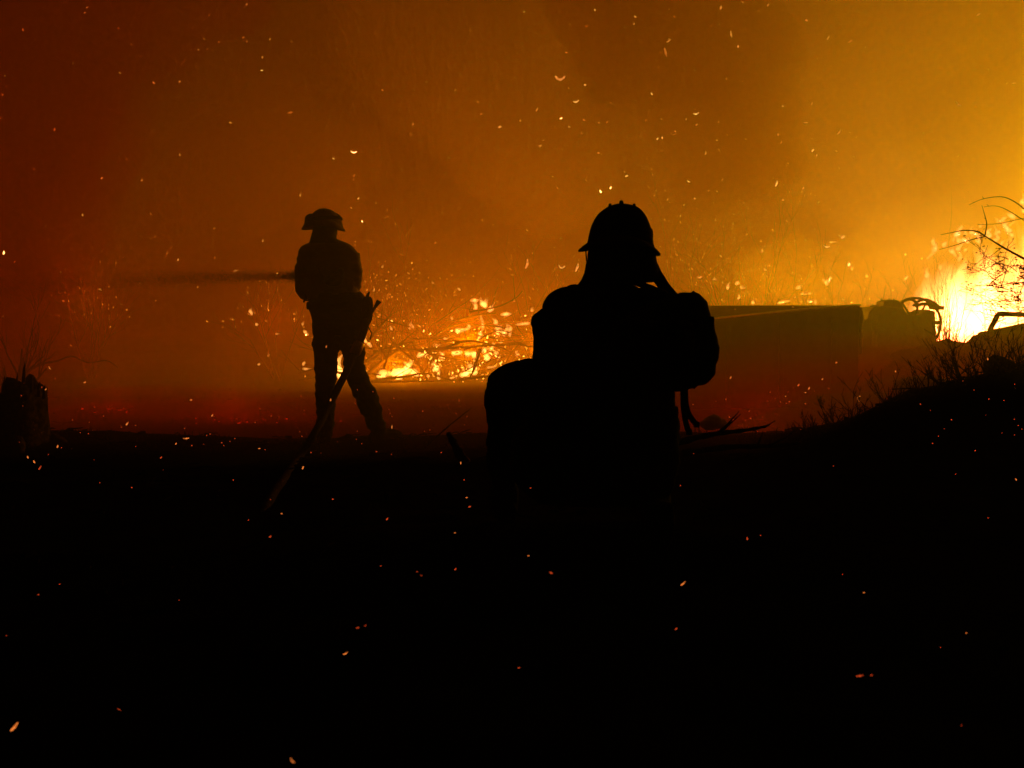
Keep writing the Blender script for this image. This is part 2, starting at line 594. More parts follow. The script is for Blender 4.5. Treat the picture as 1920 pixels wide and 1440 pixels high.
    for i in range(420):
        px, py = rng.gauss(850, 110), 716 - abs(rng.gauss(0, 1)) * 52
        if 560 < px < 1110 and py > 500:
            speck(rng.choices((hot, mid, dim), (3, 4, 4))[0], at(px, py, D0 + rng.uniform(-.5, .9)), rng.uniform(.006, .030))
    for i in range(430):
        px = rng.choice((rng.gauss(760, 60), rng.gauss(930, 70), rng.gauss(700, 40)))
        py = rng.gauss(575, 55)
        if py < 715:
            speck(rng.choices((hot, mid, dim), (.15, 1.5, 9))[0], at(px, py, D0 + rng.uniform(.2, 1.6)), rng.uniform(.007, .020))
    for mb, m, nm in ((hot, 'coal_hot', 'glowing_coals'), (mid, 'coal_mid', 'glowing_coals'), (dim, 'coal_dim', 'glowing_coals')):
        mb.build(nm, m, root)['kind'] = 'stuff'
    for px, py, k in ((745, 690, .3), (885, 640, .45), (1030, 650, .25)):
        lamp('flame_light', at(px, py, D0 - .1), PILE_W * k, root, 0.2, COAL_RGB)


build_pile()


def build_tank_fire():
    base = at(1470, 640, 19.2)
    base.z = gz(base.x, 19.2)
    root = thing('burning_thicket', base, 'thicket burning in scattered flames behind the steel tank', 'burning brush')
    rng = random.Random(19)
    for i in range(16):
        mb = MB()
        p = at(rng.uniform(1340, 1620), 690, rng.uniform(18.8, 20))
        p.z = gz(p.x, p.y)
        grow(mb, p, (rng.uniform(-.5, .5), 0, 1), rng.uniform(.7, 1.2), .016, 2, rng, kids=(2, 3), n=4)
        mb.build('stem', 'twig', root)
    for x, y, w, h in ((1365, 537, 7, 16), (1383, 531, 8, 8), (1392, 540, 10, 6), (1385, 557, 7, 9), (1342, 524, 10, 4), (1497, 539, 12, 8), (1508, 552, 10, 6), (1520, 551, 9, 5), (1518, 565, 7, 6), (1530, 567, 8, 7),
                       (1553, 528, 9, 13), (1558, 521, 6, 8), (1546, 524, 7, 5), (1592, 495, 7, 8), (1597, 504, 5, 10), (1475, 567, 22, 8), (1462, 569, 12, 7), (1580, 444, 8, 6), (1574, 441, 5, 4), (1562, 455, 16, 5),
                       (1625, 518, 6, 8), (1698, 522, 6, 9), (1730, 484, 5, 6), (1697, 478, 5, 7), (1436, 505, 6, 5), (1428, 470, 5, 7), (1412, 566, 8, 8), (1600, 568, 10, 5)):
        d = rng.uniform(18.9, 19.9)
        k = d / F
        for j in range(2):
            xx, yy = x + rng.uniform(-.3, .3) * w, y + rng.uniform(-.2, .2) * h
            a, b = (at(xx - w * .5, yy, d), at(xx + w * .5, yy - h * .3, d)) if w > 1.5 * h else (at(xx, yy + h * .5, d), at(xx + rng.uniform(-3, 3), yy - h * .5, d))
            tongue(a, b, min(w, h) * k * .75, rng, 7, 6, wob=.6).build('flame', 'flame_small', root)
    for px, py, D, f in ((1365, 540, 20.4, .15), (1440, 548, 21.4, .2), (1510, 545, 20.6, .25), (1590, 530, 21.6, .2), (1660, 520, 21.0, .2)):
        lamp('flame_light', at(px, py, D), THICKET_W * f, root, .6, THICKET_RGB)


build_tank_fire()


# ------------------------------------------------------------------ bare shrubs and trees behind
def shrub(px, base_py, D, height, label, seed, mat='twig', stems=6, depth=3, spread=0.8, glow_n=0, name='bare_shrub', r0=0.02, fan=0.6, lean=0.0, watts=0.0):
    rng = random.Random(seed)
    b = at(px, base_py, D)
    b.z = gz(b.x, b.y) - 0.02
    root = thing(name, b, label, 'shrub', 'leafless shrubs round the fire')
    tips = []
    for i in range(stems):
        mb = MB()
        a = rng.uniform(-fan, fan) + lean
        p = b + Vector((rng.uniform(-.08, .08), rng.uniform(-.08, .08), 0))
        grow(mb, p, (math.sin(a), rng.uniform(-.3, .3), math.cos(a)), height * rng.uniform(.45, .75), r0 * rng.uniform(.7, 1.1), depth, rng, lift=.35, wander=.3,
             kids=(2, 3), spread=spread, n=5, tips=tips, shrink=.6)
        mb.build('stem', mat, root)
    if glow_n and tips:
        g, g2 = MB(), MB()
        for i in range(glow_n):
            p, d = rng.choice(tips)
            p = p + Vector((rng.uniform(-.1, .1), rng.uniform(-.1, .1), rng.uniform(-.1, .1)))
            s = rng.uniform(.006, .017)
            (g if rng.random() < .25 else g2).tube([p - d * s * 1.2, p + Vector((rng.uniform(-1, 1), 0, rng.uniform(-1, 1))) * s * .5, p + d * s * 1.2], [s * .25, s * .5, s * .1], 4)
        for q, m in ((g, 'coal_mid'), (g2, 'coal_dim')):
            q.build('glowing_tips', m, root)['kind'] = 'stuff'
    if watts:
        lamp('glow_light', b + Vector((0, 0, height * .6)), watts, root, .4, SMOULDER_RGB)
    return root


shrub(1470, 600, 19.5, 1.9, 'bare shrub in the yellow haze behind the steel box', 21, stems=7, glow_n=60)
shrub(1560, 600, 18.6, 1.7, 'low bare shrub in the haze behind the right end of the steel box', 22, stems=8, glow_n=46, lean=.2)
shrub(1660, 600, 19.0, 2.0, 'thin bare shrub in the haze behind the pump engine', 23, stems=6, glow_n=20, lean=.15)
shrub(1300, 640, 22.5, 3.6, 'tall smouldering shrub rising above the kneeling firefighter\'s pack', 24, stems=8, glow_n=150, r0=.022)
shrub(1390, 620, 21.5, 3.0, 'smouldering shrub just left of the yellow glow, above the steel box', 25, stems=7, glow_n=130)
shrub(1010, 690, 22.3, 2.4, 'smouldering shrub behind the kneeling firefighter\'s left shoulder', 26, stems=6, glow_n=80)
shrub(720, 700, 22.6, 2.5, 'smouldering shrub in the smoke right of the standing firefighter', 27, stems=7, glow_n=110)
shrub(520, 705, 21.0, 1.9, 'dim smouldering shrub left of the standing firefighter', 28, stems=6, glow_n=70, r0=.014, watts=80)
shrub(170, 660, 22.0, 2.8, 'dim shrub with faint glowing tips in the red smoke', 29, stems=6, glow_n=60, r0=.014, watts=80)
shrub(1774, 660, 20.8, 2.1, 'fan of upright stems standing against the white flames', 31, stems=16, depth=2, spread=.35, r0=.013, fan=.42)
shrub(20, 735, 13.5, 1.4, 'burnt shrub with upright stems at the left edge', 32, 'bark', stems=9, depth=3, spread=.6, r0=.045, fan=.7)


# dead brush on the dark mound and on the bank before the blaze
for i, (px, D, h, lb) in enumerate((
        (1520, 7.6, .22, 'low dead brush at the foot of the dark mound'), (1600, 7.5, .26, 'low dead brush part way up the dark mound'), (1668, 7.5, .30, 'dead brush on the mound under the large pale-edged rock'),
        (1730, 7.4, .26, 'dead brush on the mound below the earth bank'), (1790, 7.4, .34, 'dead brush on the upper part of the dark mound'), (1850, 7.3, .30, 'dead brush on the mound below the wrecked car'),
        (1900, 7.3, .36, 'dead brush on top of the mound at the right edge'), (1640, 7.1, .2, 'sparse brush lower down on the dark mound'), (1760, 7.6, .3, 'dense dead brush behind the mound\'s middle'),
        (1825, 7.7, .34, 'tangled dead brush behind the upper mound'), (1875, 7.6, .3, 'dead brush on the mound just left of the right edge'), (1560, 8.0, .2, 'thin dead brush behind the foot of the mound'), (1745, 15.4, .5, 'scorched brush on the bank under the hose reel'), (1800, 15.4, .34, 'scorched brush on the bank in front of the white flames'),
        (1860, 15.0, .5, 'scorched brush on the bank beside the wrecked car'))):
    shrub(px, 700, D, h, lb, 60 + i, 'bark', stems=9, depth=2, spread=.9, r0=.006 if D < 10 else .010, fan=1.2)


def arching_twig():
    pts = spline([tuple(at(x, y, d)) for x, y, d in ((44, 702, 15.6), (75, 684, 15.6), (110, 676, 15.5), (135, 668, 15.5), (165, 680, 15.4), (200, 676, 15.4), (222, 690, 15.4))], 5)
    mb = MB().tube(pts, [0.018 * (1 - .8 * i / len(pts)) for i in range(len(pts))], 6)
    p = pts[0]
    b = Vector((p[0] - .1, p[1], gz(p[0] - .1, p[1])))
    mb.tube([b, b + Vector((.03, 0, .25)), p], [.03, .026, .022], 6)
    tag(mb.build('arching_branch', 'bark', origin=b), 'thin bare branch arching over the ground at the far left', 'branch')


arching_twig()


# ------------------------------------------------------------------ broken stump, far left
def stump():
    D = 7.9
    c = at(22, 800, D)
    gx = c.x
    b = Vector((gx, D, gz(gx, D) - .05))
    root = thing('broken_stump', b, 'jagged charred stump with a pointed splinter at the left edge', 'stump')
    n = 28
    rings = []
    top_px = {}

    def top_z(a):
        # outline of the torn rim seen from the camera: right part is a tall splinter
        x = 22 + 62 * math.cos(a)
        prof = [(-60, 740), (0, 735), (26, 745), (36, 705), (40, 686), (50, 706), (64, 722), (84, 730)]
        for (p, q), (r, s) in zip(prof, prof[1:]):
            if p <= x <= r:
                y = q + (s - q) * (x - p) / (r - p)
                return at(x, y, D).z
        return at(x, 735, D).z
    R = 62 * D / F
    for t in (0, .15, .35, .6, .8, 1):
        ring = []
        for k in range(n):
            a = 2 * math.pi * k / n
            r = R * (1.0 + .08 * (1 - t) ** 2) * (1 + .06 * math.sin(a * 5) + .05 * noise.noise((a * 2, t * 3, 0)))
            zt = top_z(a) + .012 * math.sin(k * 2.4)
            ring.append((b.x + r * math.cos(a), b.y + r * .8 * math.sin(a), b.z + (zt - b.z) * t))
        rings.append(ring)
    for s_, dz in ((.8, -.03), (.5, -.12), (.2, -.16)):
        ring = []
        for k in range(n):
            a = 2 * math.pi * k / n
            x, y, z = rings[5][k]
            ring.append((b.x + (x - b.x) * s_, b.y + (y - b.y) * s_, max(b.z + .25, z + dz * (1 if s_ > .6 else 2))))
        rings.append(ring)
    MB().loft(rings).build('trunk', 'bark', root)
    for x, y0_, y1_, r in ((6, 742, 706, .02), (18, 748, 722, .016), (30, 740, 700, .014), (44, 706, 680, .014), (58, 724, 706, .016), (72, 732, 716, .014), (82, 736, 722, .012)):
        MB().tube([at(x, y0_ + 12, D - .1), at(x + 1, (y0_ + y1_) / 2, D - .1), at(x + 3, y1_, D - .08)], [r, r * .7, .003], 5).build('splinter', 'bark', root)
    for i in range(4):
        a = .4 + i * 1.6
        MB().tube([b + Vector((.2 * math.cos(a), .16 * math.sin(a), .08)), b + Vector((.33 * math.cos(a), .28 * math.sin(a), .03)), b + Vector((.42 * math.cos(a), .36 * math.sin(a), -.06))], [.06, .045, .02], 7).build('root', 'bark', root)


stump()


# ------------------------------------------------------------------ steel box with a pale edge, behind the kneeling man
def steel_box():
    D = 14.4
    zt = at(1600, 572, D + .9).z
    xl, xr = at(1120, 600, D).x, at(1613, 600, D).x
    zb = gz((xl + xr) / 2, D) - .08
    b = Vector(((xl + xr) / 2, D, gz((xl + xr) / 2, D)))
    root = thing('steel_tank', b, 'long low steel tank with a pale slanting top edge beside the engine', 'tank')
    y0, y1 = D, D + 1.25
    zl = at(1120, 617, D).z                     # the front top edge drops to the left
    zr = at(1613, 573, D).z
    body = MB()
    body.v = [Vector(p) for p in ((xl, y0, zb), (xr, y0, zb), (xr, y1, zb), (xl, y1, zb), (xl, y0, zl), (xr, y0, zr), (xr, y1, zt), (xl, y1, zt))]
    body.f = [(3, 2, 1, 0), (4, 5, 6, 7), (0, 1, 5, 4), (1, 2, 6, 5), (2, 3, 7, 6), (3, 0, 4, 7)]
    body.build('tank_body', 'steel', root, smooth=False, bevel=.025)
    tr = MB().tube([(xl, y0 - .012, zl + .01), (xr, y0 - .012, zr + .008)], .011, 6)
    tr.build('edge_rail', 'pale_steel', root)
    for i in range(5):
        x = xl + (xr - xl) * (i + .5) / 5
        zz = zl + (zr - zl) * (i + .5) / 5
        MB().box((x, y0 - .02, (zb + zz) / 2 - .04), (.06, .045, zz - zb - .12)).build('stiffener', 'steel', root, smooth=False, bevel=.006)
    for s in (0.18, 0.82):
        x = xl + (xr - xl) * s
        MB().box((x, (y0 + y1) / 2, zb - .02), (.18, 1.5, .14)).build('skid', 'steel', root, smooth=False, bevel=.01)
    rp = spline([tuple(at(*p)) for p in ((1612, 571, D - .03), (1520, 578, D - 1.2), (1420, 588, D - 2.6), (1330, 598, D - 3.8), (1200, 614, D - 5.4))], 6)
    tag(MB().tube(rp, .009, 6).build('taut_rope', 'rope', origin=rp[0]), 'pale taut rope running from the tank corner behind the backpack', 'rope')
    # worn lip on the right hand end
    MB().tube([(xr + .01, y0 + .02, zr - .02), (xr + .03, y0 + .03, zr - .16), (xr + .012, y0 + .02, zr - .34), (xr + .03, y0 + .03, zr - .62)], [.018, .026, .02, .024], 6).build('end_post', 'steel', root)
    cp = MB()
    cx = xl + .9
    ring = lambda r, z: [(cx + r * math.cos(a), D + .7 + r * math.sin(a), z) for a in (2 * math.pi * k / 20 for k in range(20))]
    zc = zl + (zt - zl) * .55
    cp.loft([ring(.17, zc - .05), ring(.17, zc + .05), ring(.14, zc + .065)])
    cp.build('filler_cap', 'steel', root)


steel_box()


def pump_engine():
    D = 17.6
    c = at(1690, 640, D)
    g = gz(c.x, D)
    b = Vector((c.x, D, g))
    root = thing('pump_engine', b, 'dark engine and hose reel with round guards silhouetted by the blaze', 'engine')
    k = D / F
    q = lambda x, y, dd=0.0: at(x, y, D + dd)

    def hull(pts, y0, y1, name, mat, bevel=.02):
        mb = MB()
        n = len(pts)
        fr = [at(x, y, D) for x, y in pts]
        mb.v = [Vector((p.x, D + y0, p.z)) for p in fr] + [Vector((p.x, D + y1, p.z)) for p in fr]
        mb.f = [tuple(range(n - 1, -1, -1)), tuple(range(n, 2 * n))] + [(i, (i + 1) % n, n + (i + 1) % n, n + i) for i in range(n)]
        return mb.build(name, mat, root, smooth=False, bevel=bevel)
    hull([(1621, 584), (1628, 576), (1648, 574), (1684, 578), (1692, 590), (1716, 590), (1728, 580), (1742, 584), (1745, 640), (1742, 760), (1600, 760), (1600, 606), (1617, 598)], -.25, .35, 'engine_block', 'engine')
    hull([(1650, 577), (1651, 565), (1660, 562), (1676, 563), (1686, 571), (1688, 579)], -.16, .2, 'rocker_cover', 'engine', .01)
    for x in (1653, 1667, 1676):
        MB().tube([q(x, 566, 0), q(x, 560, 0)], .014, 8).build('bolt_head', 'engine', root)
    MB().tube([q(1630, 578), q(1637, 573), q(1645, 575)], .02, 8).build('fuel_cap', 'engine', root)
    # round hoop handle and bowed guards
    ctr = q(1704, 577, -.05)
    R = 16 * k
    MB().tube([ctr + Vector((R * math.cos(a), 0, R * math.sin(a))) for a in (2 * math.pi * i / 28 for i in range(28))], .021, 8, closed=True).build('hoop_handle', 'engine', root)
    MB().tube([Vector(p) for p in spline([tuple(q(*p)) for p in ((1712, 574), (1724, 564), (1738, 562), (1752, 568), (1762, 577))], 5)], .022, 8).build('guard_rail', 'engine', root)
    MB().tube([Vector(p) for p in spline([tuple(q(*p)) for p in ((1716, 574), (1732, 570), (1750, 574), (1764, 578))], 5)], .026, 8).build('guard_rail', 'engine', root)
    hull([(1744, 572), (1767, 574), (1766, 581), (1746, 580)], -.1, .1, 'mounting_block', 'engine', .006)
    # hose reel seen nearly face on: rim, hub and spokes
    rc = q(1716, 607, .05)
    RR = 48 * k
    wheel = MB().tube([rc + Vector((RR * math.cos(a), 0, RR * math.sin(a))) for a in (2 * math.pi * i / 48 for i in range(48))], .022, 8, closed=True)
    reel = wheel.build('reel_wheel', 'engine', root)
    MB().tube([rc + Vector((0, -.08, 0)), rc + Vector((0, .3, 0))], .19, 20).build('reel_drum', 'rubber', root)
    for i in range(6):
        a = i * math.pi / 3 + .05
        MB().tube([rc, rc + Vector((RR * math.cos(a), 0, RR * math.sin(a)))], .03 if i == 0 else .016, 6).build('spoke', 'engine', reel)
    MB().tube([Vector(p) for p in spline([tuple(q(*p)) for p in ((1744, 583), (1748, 592), (1744, 602), (1741, 612))], 4)], .02, 7).build('fuel_line', 'rubber', root)
    hull([(1610, 722), (1755, 722), (1755, 745), (1610, 745)], -.3, .42, 'skid_base', 'steel', .01)
    MB().tube([q(1640, 600, -.27), q(1640, 650, -.3)], .05, 12).build('exhaust_can', 'steel', root)


pump_engine()


def wreck():
    D = 16.2
    b = at(1920, 640, D)
    b.z = gz(b.x, D)
    root = thing('wrecked_car', b, 'dark wrecked car with an empty window frame in front of the blaze', 'car')
    nv = Vector((at(1832, 640, D).x, D, 0)).normalized()        # the car stands square to this line
    p0 = at(1832, 640, D)

    def q(x, y, dd=0.0):
        ray = at(x, y, 1.0) - CAM
        t = (p0 - CAM).dot(nv) / ray.dot(nv)
        return CAM + ray * t + nv * dd

    def hull(pts, y0, y1, name, mat='wreck', bevel=.02):
        mb = MB()
        n = len(pts)
        mb.v = [q(x, y, y0) for x, y in pts] + [q(x, y, y1) for x, y in pts]
        mb.f = [tuple(range(n - 1, -1, -1)), tuple(range(n, 2 * n))] + [(i, (i + 1) % n, n + (i + 1) % n, n + i) for i in range(n)]
        return mb.build(name, mat, root, smooth=False, bevel=bevel)
    hull([(1832, 640), (1832, 625), (1853, 621), (1862, 619), (1925, 606), (2010, 600), (2160, 602), (2220, 610), (2228, 650), (2226, 700), (1836, 700)], 0.0, 1.4, 'body', bevel=.03)
    for dy in (.04, 1.34):
        MB().tube([q(1856, 621, dy), q(1873, 588, dy * .92 + .05)], .035, 8).build('windscreen_pillar', 'wreck', root)
        MB().tube([q(1872, 588, dy * .92 + .05), q(1900, 589, dy * .92 + .05), q(1960, 591, dy * .92 + .05), q(2060, 592, dy * .92 + .05)], .034, 8).build('roof_rail', 'wreck', root)
        MB().tube([q(1958, 602, dy), q(1962, 591, dy * .92 + .05)], .03, 8).build('door_pillar', 'wreck', root)
        MB().tube([q(2105, 600, dy), q(2058, 592, dy * .92 + .05)], .035, 8).build('rear_pillar', 'wreck', root)
    for x in (1873, 2058):
        MB().tube([q(x, 588 if x < 1900 else 592, .09), q(x, 588 if x < 1900 else 592, 1.28)], .03, 8).build('roof_bow', 'wreck', root)
    for x in (1880, 2160):
        for dy in (.05, 1.35):
            c = q(x, 690, dy)
            w = MB().tube([c + Vector((.27 * math.cos(a), 0, .27 * math.sin(a))) for a in (2 * math.pi * i / 24 for i in range(24))], .07, 8, closed=True).build('wheel', 'rubber', root)
            MB().tube([c + Vector((0, -.05, 0)), c + Vector((0, .05, 0))], .2, 18).build('rim', 'steel', w)


wreck()


# ------------------------------------------------------------------ rocks, sticks and rubble
def rock(px, py, D, size, label, seed, flat=.6, mat='rock'):
    rng = random.Random(seed)
    c = at(px, py, D)
    bm = bmesh.new()
    bmesh.ops.create_icosphere(bm, subdivisions=3, radius=1)
    for v in bm.verts:
        d = v.co.normalized()
        k = 1 + .35 * noise.noise(d * 1.3 + Vector((seed, 0, 0))) + .12 * noise.noise(d * 4 + Vector((seed, 2, 0)))
        for a in range(4):                # a few broken flat faces
            nn = Vector((math.sin(seed + a * 2.1), math.cos(seed * 1.7 + a), math.sin(a * 1.3 + .4))).normalized()
            k = min(k, .8 / max(.001, d.dot(nn))) if d.dot(nn) > .6 else k
        v.co = Vector((d.x * size[0], d.y * size[1], d.z * size[2])) * k
    me = bpy.data.meshes.new('rock')
    bm.to_mesh(me)
    bm.free()
    me.materials.append(M[mat])
    me.polygons.foreach_set('use_smooth', [True] * len(me.polygons))
    o = bpy.data.objects.new('rock', me)
    COL.objects.link(o)
    o.location = c
    o.rotation_euler = (0, rng.uniform(-.2, .2), rng.uniform(0, 6))
    return tag(o, label, 'rock')


rock(1722, 738, 10.2, (.34, .3, .17), 'large pale-edged rock on the slope below the pump engine', 4)
rock(1815, 668, 14.6, (.22, .25, .16), 'rock on the earth bank in front of the white flames', 9)
for i, (px, py, D, sz, lb) in enumerate((
        (1768, 650, 15.3, (.16, .14, .10), 'dark clod on the bank right below the hose reel'), (1838, 648, 15.0, (.22, .2, .13), 'dark block of rubble under the wrecked car\'s bonnet'),
        (1700, 668, 15.2, (.2, .2, .12), 'dark clod on the bank under the pump engine'), (1880, 690, 7.6, (.12, .1, .08), 'dark stone half buried in the mound at the right edge'))):
    rock(px, py, D, sz, lb, 30 + i, mat='bark')
rock(1338, 792, 8.8, (.11, .1, .06), 'small pale rock on the ground right of the hanging pack straps', 12)
rock(712, 836, 8.9, (.16, .12, .07), 'small dark rock beside the standing firefighter\'s right boot', 13, mat='bark')


def stick(name, pts, r, label, cat='branch', mat='bark', twigs=0, seed=1):
    rng = random.Random(seed)
    w = [at(*p) for p in pts]
    s = spline([tuple(p) for p in w], 5)
    mb = MB().tube(s, [r * (1.1 - .7 * i / (len(s) - 1)) * (1 + .15 * math.sin(i * 1.9)) for i in range(len(s))], 8)
    for i in range(twigs):
        q = s[rng.randint(len(s) // 3, len(s) - 2)]
        grow(mb, q, (rng.uniform(-.2, 1), rng.uniform(-.4, .4), rng.uniform(0, .5)), rng.uniform(.1, .28), r * .4, 0, rng)
    return tag(mb.build(name, mat, origin=w[0]), label, cat)


stick('fallen_branch', [(1250, 838, 7.2), (1300, 822, 7.25), (1350, 812, 7.3), (1395, 807, 7.35), (1435, 800, 7.4)], .022, 'forked dead branch lying on the ground right of the kneeling firefighter', twigs=3, seed=3)
stick('fallen_branch', [(1280, 850, 6.9), (1370, 838, 7.0), (1450, 836, 7.1), (1500, 830, 7.2)], .02, 'low dead branch lying under the forked branch on the ground', twigs=2, seed=4)
stick('charred_post', [(872, 870, 7.1), (856, 840, 7.12), (840, 812, 7.15)], .036, 'short charred post leaning left of the kneeling firefighter', 'post')
stick('thin_stick', [(798, 838, 8.0), (840, 800, 8.1), (884, 765, 8.3)], .006, 'thin slanting stick between the two firefighters', 'stick', 'twig')


def rubble():
    rng = random.Random(17)
    mb = MB()
    for i in range(1500):
        if i < 900:
            x, y = rng.uniform(-5, 5), rng.uniform(3, 9.5)
        else:
            x, y = rng.uniform(-9, 10), rng.uniform(9.5, 19)
        s = rng.uniform(.008, .035)
        z = gz(x, y)
        rot = Matrix.Rotation(rng.uniform(0, 6), 3, 'Z') @ Matrix.Rotation(rng.uniform(-.5, .5), 3, 'X')
        if rng.random() < .6:
            mb.box((x, y, z + s * .2), (s * rng.uniform(1, 2), s * rng.uniform(.7, 1.4), s * .7), rot)
        else:
            L = rng.uniform(.05, .3)
            d = rot @ Vector((1, 0, rng.uniform(-.1, .25)))
            p = Vector((x, y, z + .01))
            mb.tube([p - d * L * .5, p + Vector((0, 0, .01)), p + d * L * .5], [.004, .006, .003], 4)
    o = mb.build('rubble', 'char', smooth=False)
    tag(o, 'charred clods and twigs strewn over the dark ground', kind='stuff')


rubble()


def added_coal_patch(px, py, label, seed, watts, D=None):
    """an added patch of coals with a lamp that reddens the low haze"""
    rng = random.Random(seed)
    g = ground_hit(px, py)
    if D:
        g = at(px, py, D)
        g.z = gz(g.x, g.y)
    root = thing('added_coal_patch', g, label, 'coals', 'added coal patches')
    mb, ash = MB(), MB()
    for i in range(46):
        x, y = g.x + rng.gauss(0, .5), g.y + rng.gauss(0, .4)
        z = gz(x, y)
        s_ = rng.uniform(.006, .016)
        rot = Matrix.Rotation(rng.uniform(0, 6), 3, 'Z') @ Matrix.Rotation(rng.uniform(-.6, .6), 3, 'X')
        (mb if i % 3 == 0 else ash).box((x, y, z + s_ * .4), (s_ * rng.uniform(1, 2), s_, s_ * .8), rot)
    mb.build('glowing_coals', 'ember_red', root, smooth=False)['kind'] = 'stuff'
    ash.build('cold_coals', 'char', root, smooth=False)['kind'] = 'stuff'
    lamp('haze_red_light', g + Vector((0, 0, .22)), watts, root, .3, (1.0, .05, 0.0))  # added red lamp that tints the low haze


def dry_grass():
    rng = random.Random(23)
    mb = MB()

    def blade(x, y, h):
        z = gz(x, y) - .01
        a = rng.uniform(0, 6.28)
        w = rng.uniform(.002, .005)
        sd = Vector((math.cos(a), math.sin(a), 0)) * w
        ln = Vector((rng.uniform(-.5, .5), rng.uniform(-.5, .5), 0)) * h
        p = Vector((x, y, z))
        m_, t = p + ln * .35 + Vector((0, 0, h * .6)), p + ln + Vector((0, 0, h))
        b = len(mb.v)
        mb.v += [p - sd, p + sd, m_ + sd * .7, m_ - sd * .7, t]
        mb.f += [(b, b + 1, b + 2, b + 3), (b + 3, b + 2, b + 4)]
    def tuft(x, y, hh, n=9, w=.045):
        if noise.noise((x * 1.6, y * 1.6, 7)) < -.05:
            return
        for k in range(n):
            blade(x + rng.gauss(0, w), y + rng.gauss(0, w), hh * rng.uniform(.4, 1.1))
    for i in range(200):
        tuft(rng.uniform(-4.5, 2.0), rng.uniform(7.2, 9.0), rng.uniform(.015, .07))
    for i in range(260):
        tuft(rng.uniform(1.4, 5.5), rng.gauss(7.4, .7), rng.uniform(.02, .11) * (1 if rng.random() < .85 else 1.7), 7, .07)
    tag(mb.build('dry_grass', 'grass'), 'sparse dry grass along the dark crest', kind='stuff')


dry_grass()
added_coal_patch(1420, 800, 'unseen added coals reddening the low haze in front of the steel tank', 1, 16, 11.2)
added_coal_patch(210, 772, 'added coals reddening the low haze at far left', 3, 26)
added_coal_patch(440, 790, 'patch of dim red coals left of the standing firefighter\'s boots', 4, 30)


# ------------------------------------------------------------------ thorn bush at the right edge
def thorn_bush():
    D = 8.4
    b = at(1985, 640, D)
    b.z = gz(b.x, b.y) - .03
    root = thing('thorn_bush', b, 'thorny bush with long bare twigs in front of the white flames', 'bush')
    rng = random.Random(41)

    def branch(pts, r, thorn=0, name='branch'):
        w = spline([tuple(at(x, y, D + d)) for x, y, d in pts], 6)
        mb = MB().tube(w, [max(.0016, r * (1.05 - .8 * i / (len(w) - 1))) for i in range(len(w))], 6)
        for i in range(thorn):
            j = rng.randint(2, len(w) - 2)
            p = Vector(w[j])
            d = Vector((rng.uniform(-1, 1), rng.uniform(-1, 1), rng.uniform(-.3, 1))).normalized()
            mb.tube([p, p + d * rng.uniform(.012, .03)], [.003, .0008], 4)
        mb.build(name, 'bark', root)
        return [Vector(p) for p in w]
    trunk = branch([(1985, 640, 0), (1975, 590, .02), (1978, 540, 0), (1960, 510, 0), (1925, 488, -.02), (1885, 466, -.03), (1846, 442, 0)], .019, 12, 'trunk')
    branch([(1846, 442, 0), (1832, 434, 0), (1808, 432, .02), (1785, 436, .03), (1764, 440, .04)], .006, 2)
    branch([(1848, 443, 0), (1820, 450, .02), (1790, 460, .03), (1761, 468, .05)], .004, 1)
    branch([(1847, 441, 0), (1850, 420, -.02), (1846, 402, -.03), (1841, 385, -.04)], .005, 1)
    branch([(1940, 420, .05), (1918, 390, .04), (1890, 372, .05), (1868, 369, .05), (1840, 374, .06), (1817, 384, .07)], .005, 2)
    branch([(1950, 430, 0), (1915, 410, 0), (1885, 392, .02), (1865, 386, .02), (1845, 388, .03)], .004, 2)
    branch([(1950, 404, -.02), (1915, 410, 0), (1875, 419, .01), (1833, 421, .03)], .003, 1)
    branch([(1965, 520, 0), (1960, 470, .03), (1950, 430, .05), (1940, 415, .05)], .012, 4)
    branch([(1880, 463, -.02), (1858, 480, 0), (1836, 498, .03)], .003, 0)
    branch([(1960, 530, 0), (1910, 530, .04), (1865, 538, .04), (1828, 553, .02)], .005, 6)
    branch([(1975, 575, 0), (1930, 566, -.03), (1880, 563, 0), (1845, 582, 0)], .005, 6)
    branch([(1965, 505, 0), (1940, 500, .02), (1900, 498, .03), (1875, 504, .02)], .004, 4)
    tw, lf = MB(), MB()
    tips = []
    for i in range(62):
        x, y = rng.uniform(1868, 1990), rng.uniform(478, 604)
        p = at(x, y, D + rng.uniform(-.25, .25))
        grow(tw, p, (rng.uniform(-1.2, .5), rng.uniform(-.5, .5), rng.uniform(-.5, .7)), rng.uniform(.12, .28), .004, 2, rng, lift=.05, wander=.5, kids=(2, 3), n=4, tips=tips)
    tw.build('twigs', 'bark', root)
    for p, d in tips:
        for k in range(2):
            c = p + Vector((rng.gauss(0, .02), rng.gauss(0, .02), rng.gauss(0, .02)))
            s = rng.uniform(.004, .011)
            r = Matrix.Rotation(rng.uniform(0, 6), 3, 'Z') @ Matrix.Rotation(rng.uniform(0, 6), 3, 'X')
            q = len(lf.v)
            lf.v += [c + r @ Vector(v) * s for v in ((-1.3, 0, 0), (0, -.6, .15), (1.3, 0, 0), (0, .6, .15), (0, 0, -.15))]
            lf.f += [(q, q + 1, q + 4), (q + 1, q + 2, q + 4), (q + 2, q + 3, q + 4), (q + 3, q, q + 4)]
    lf.build('leaves', 'leaf', root)['kind'] = 'stuff'


thorn_bush()


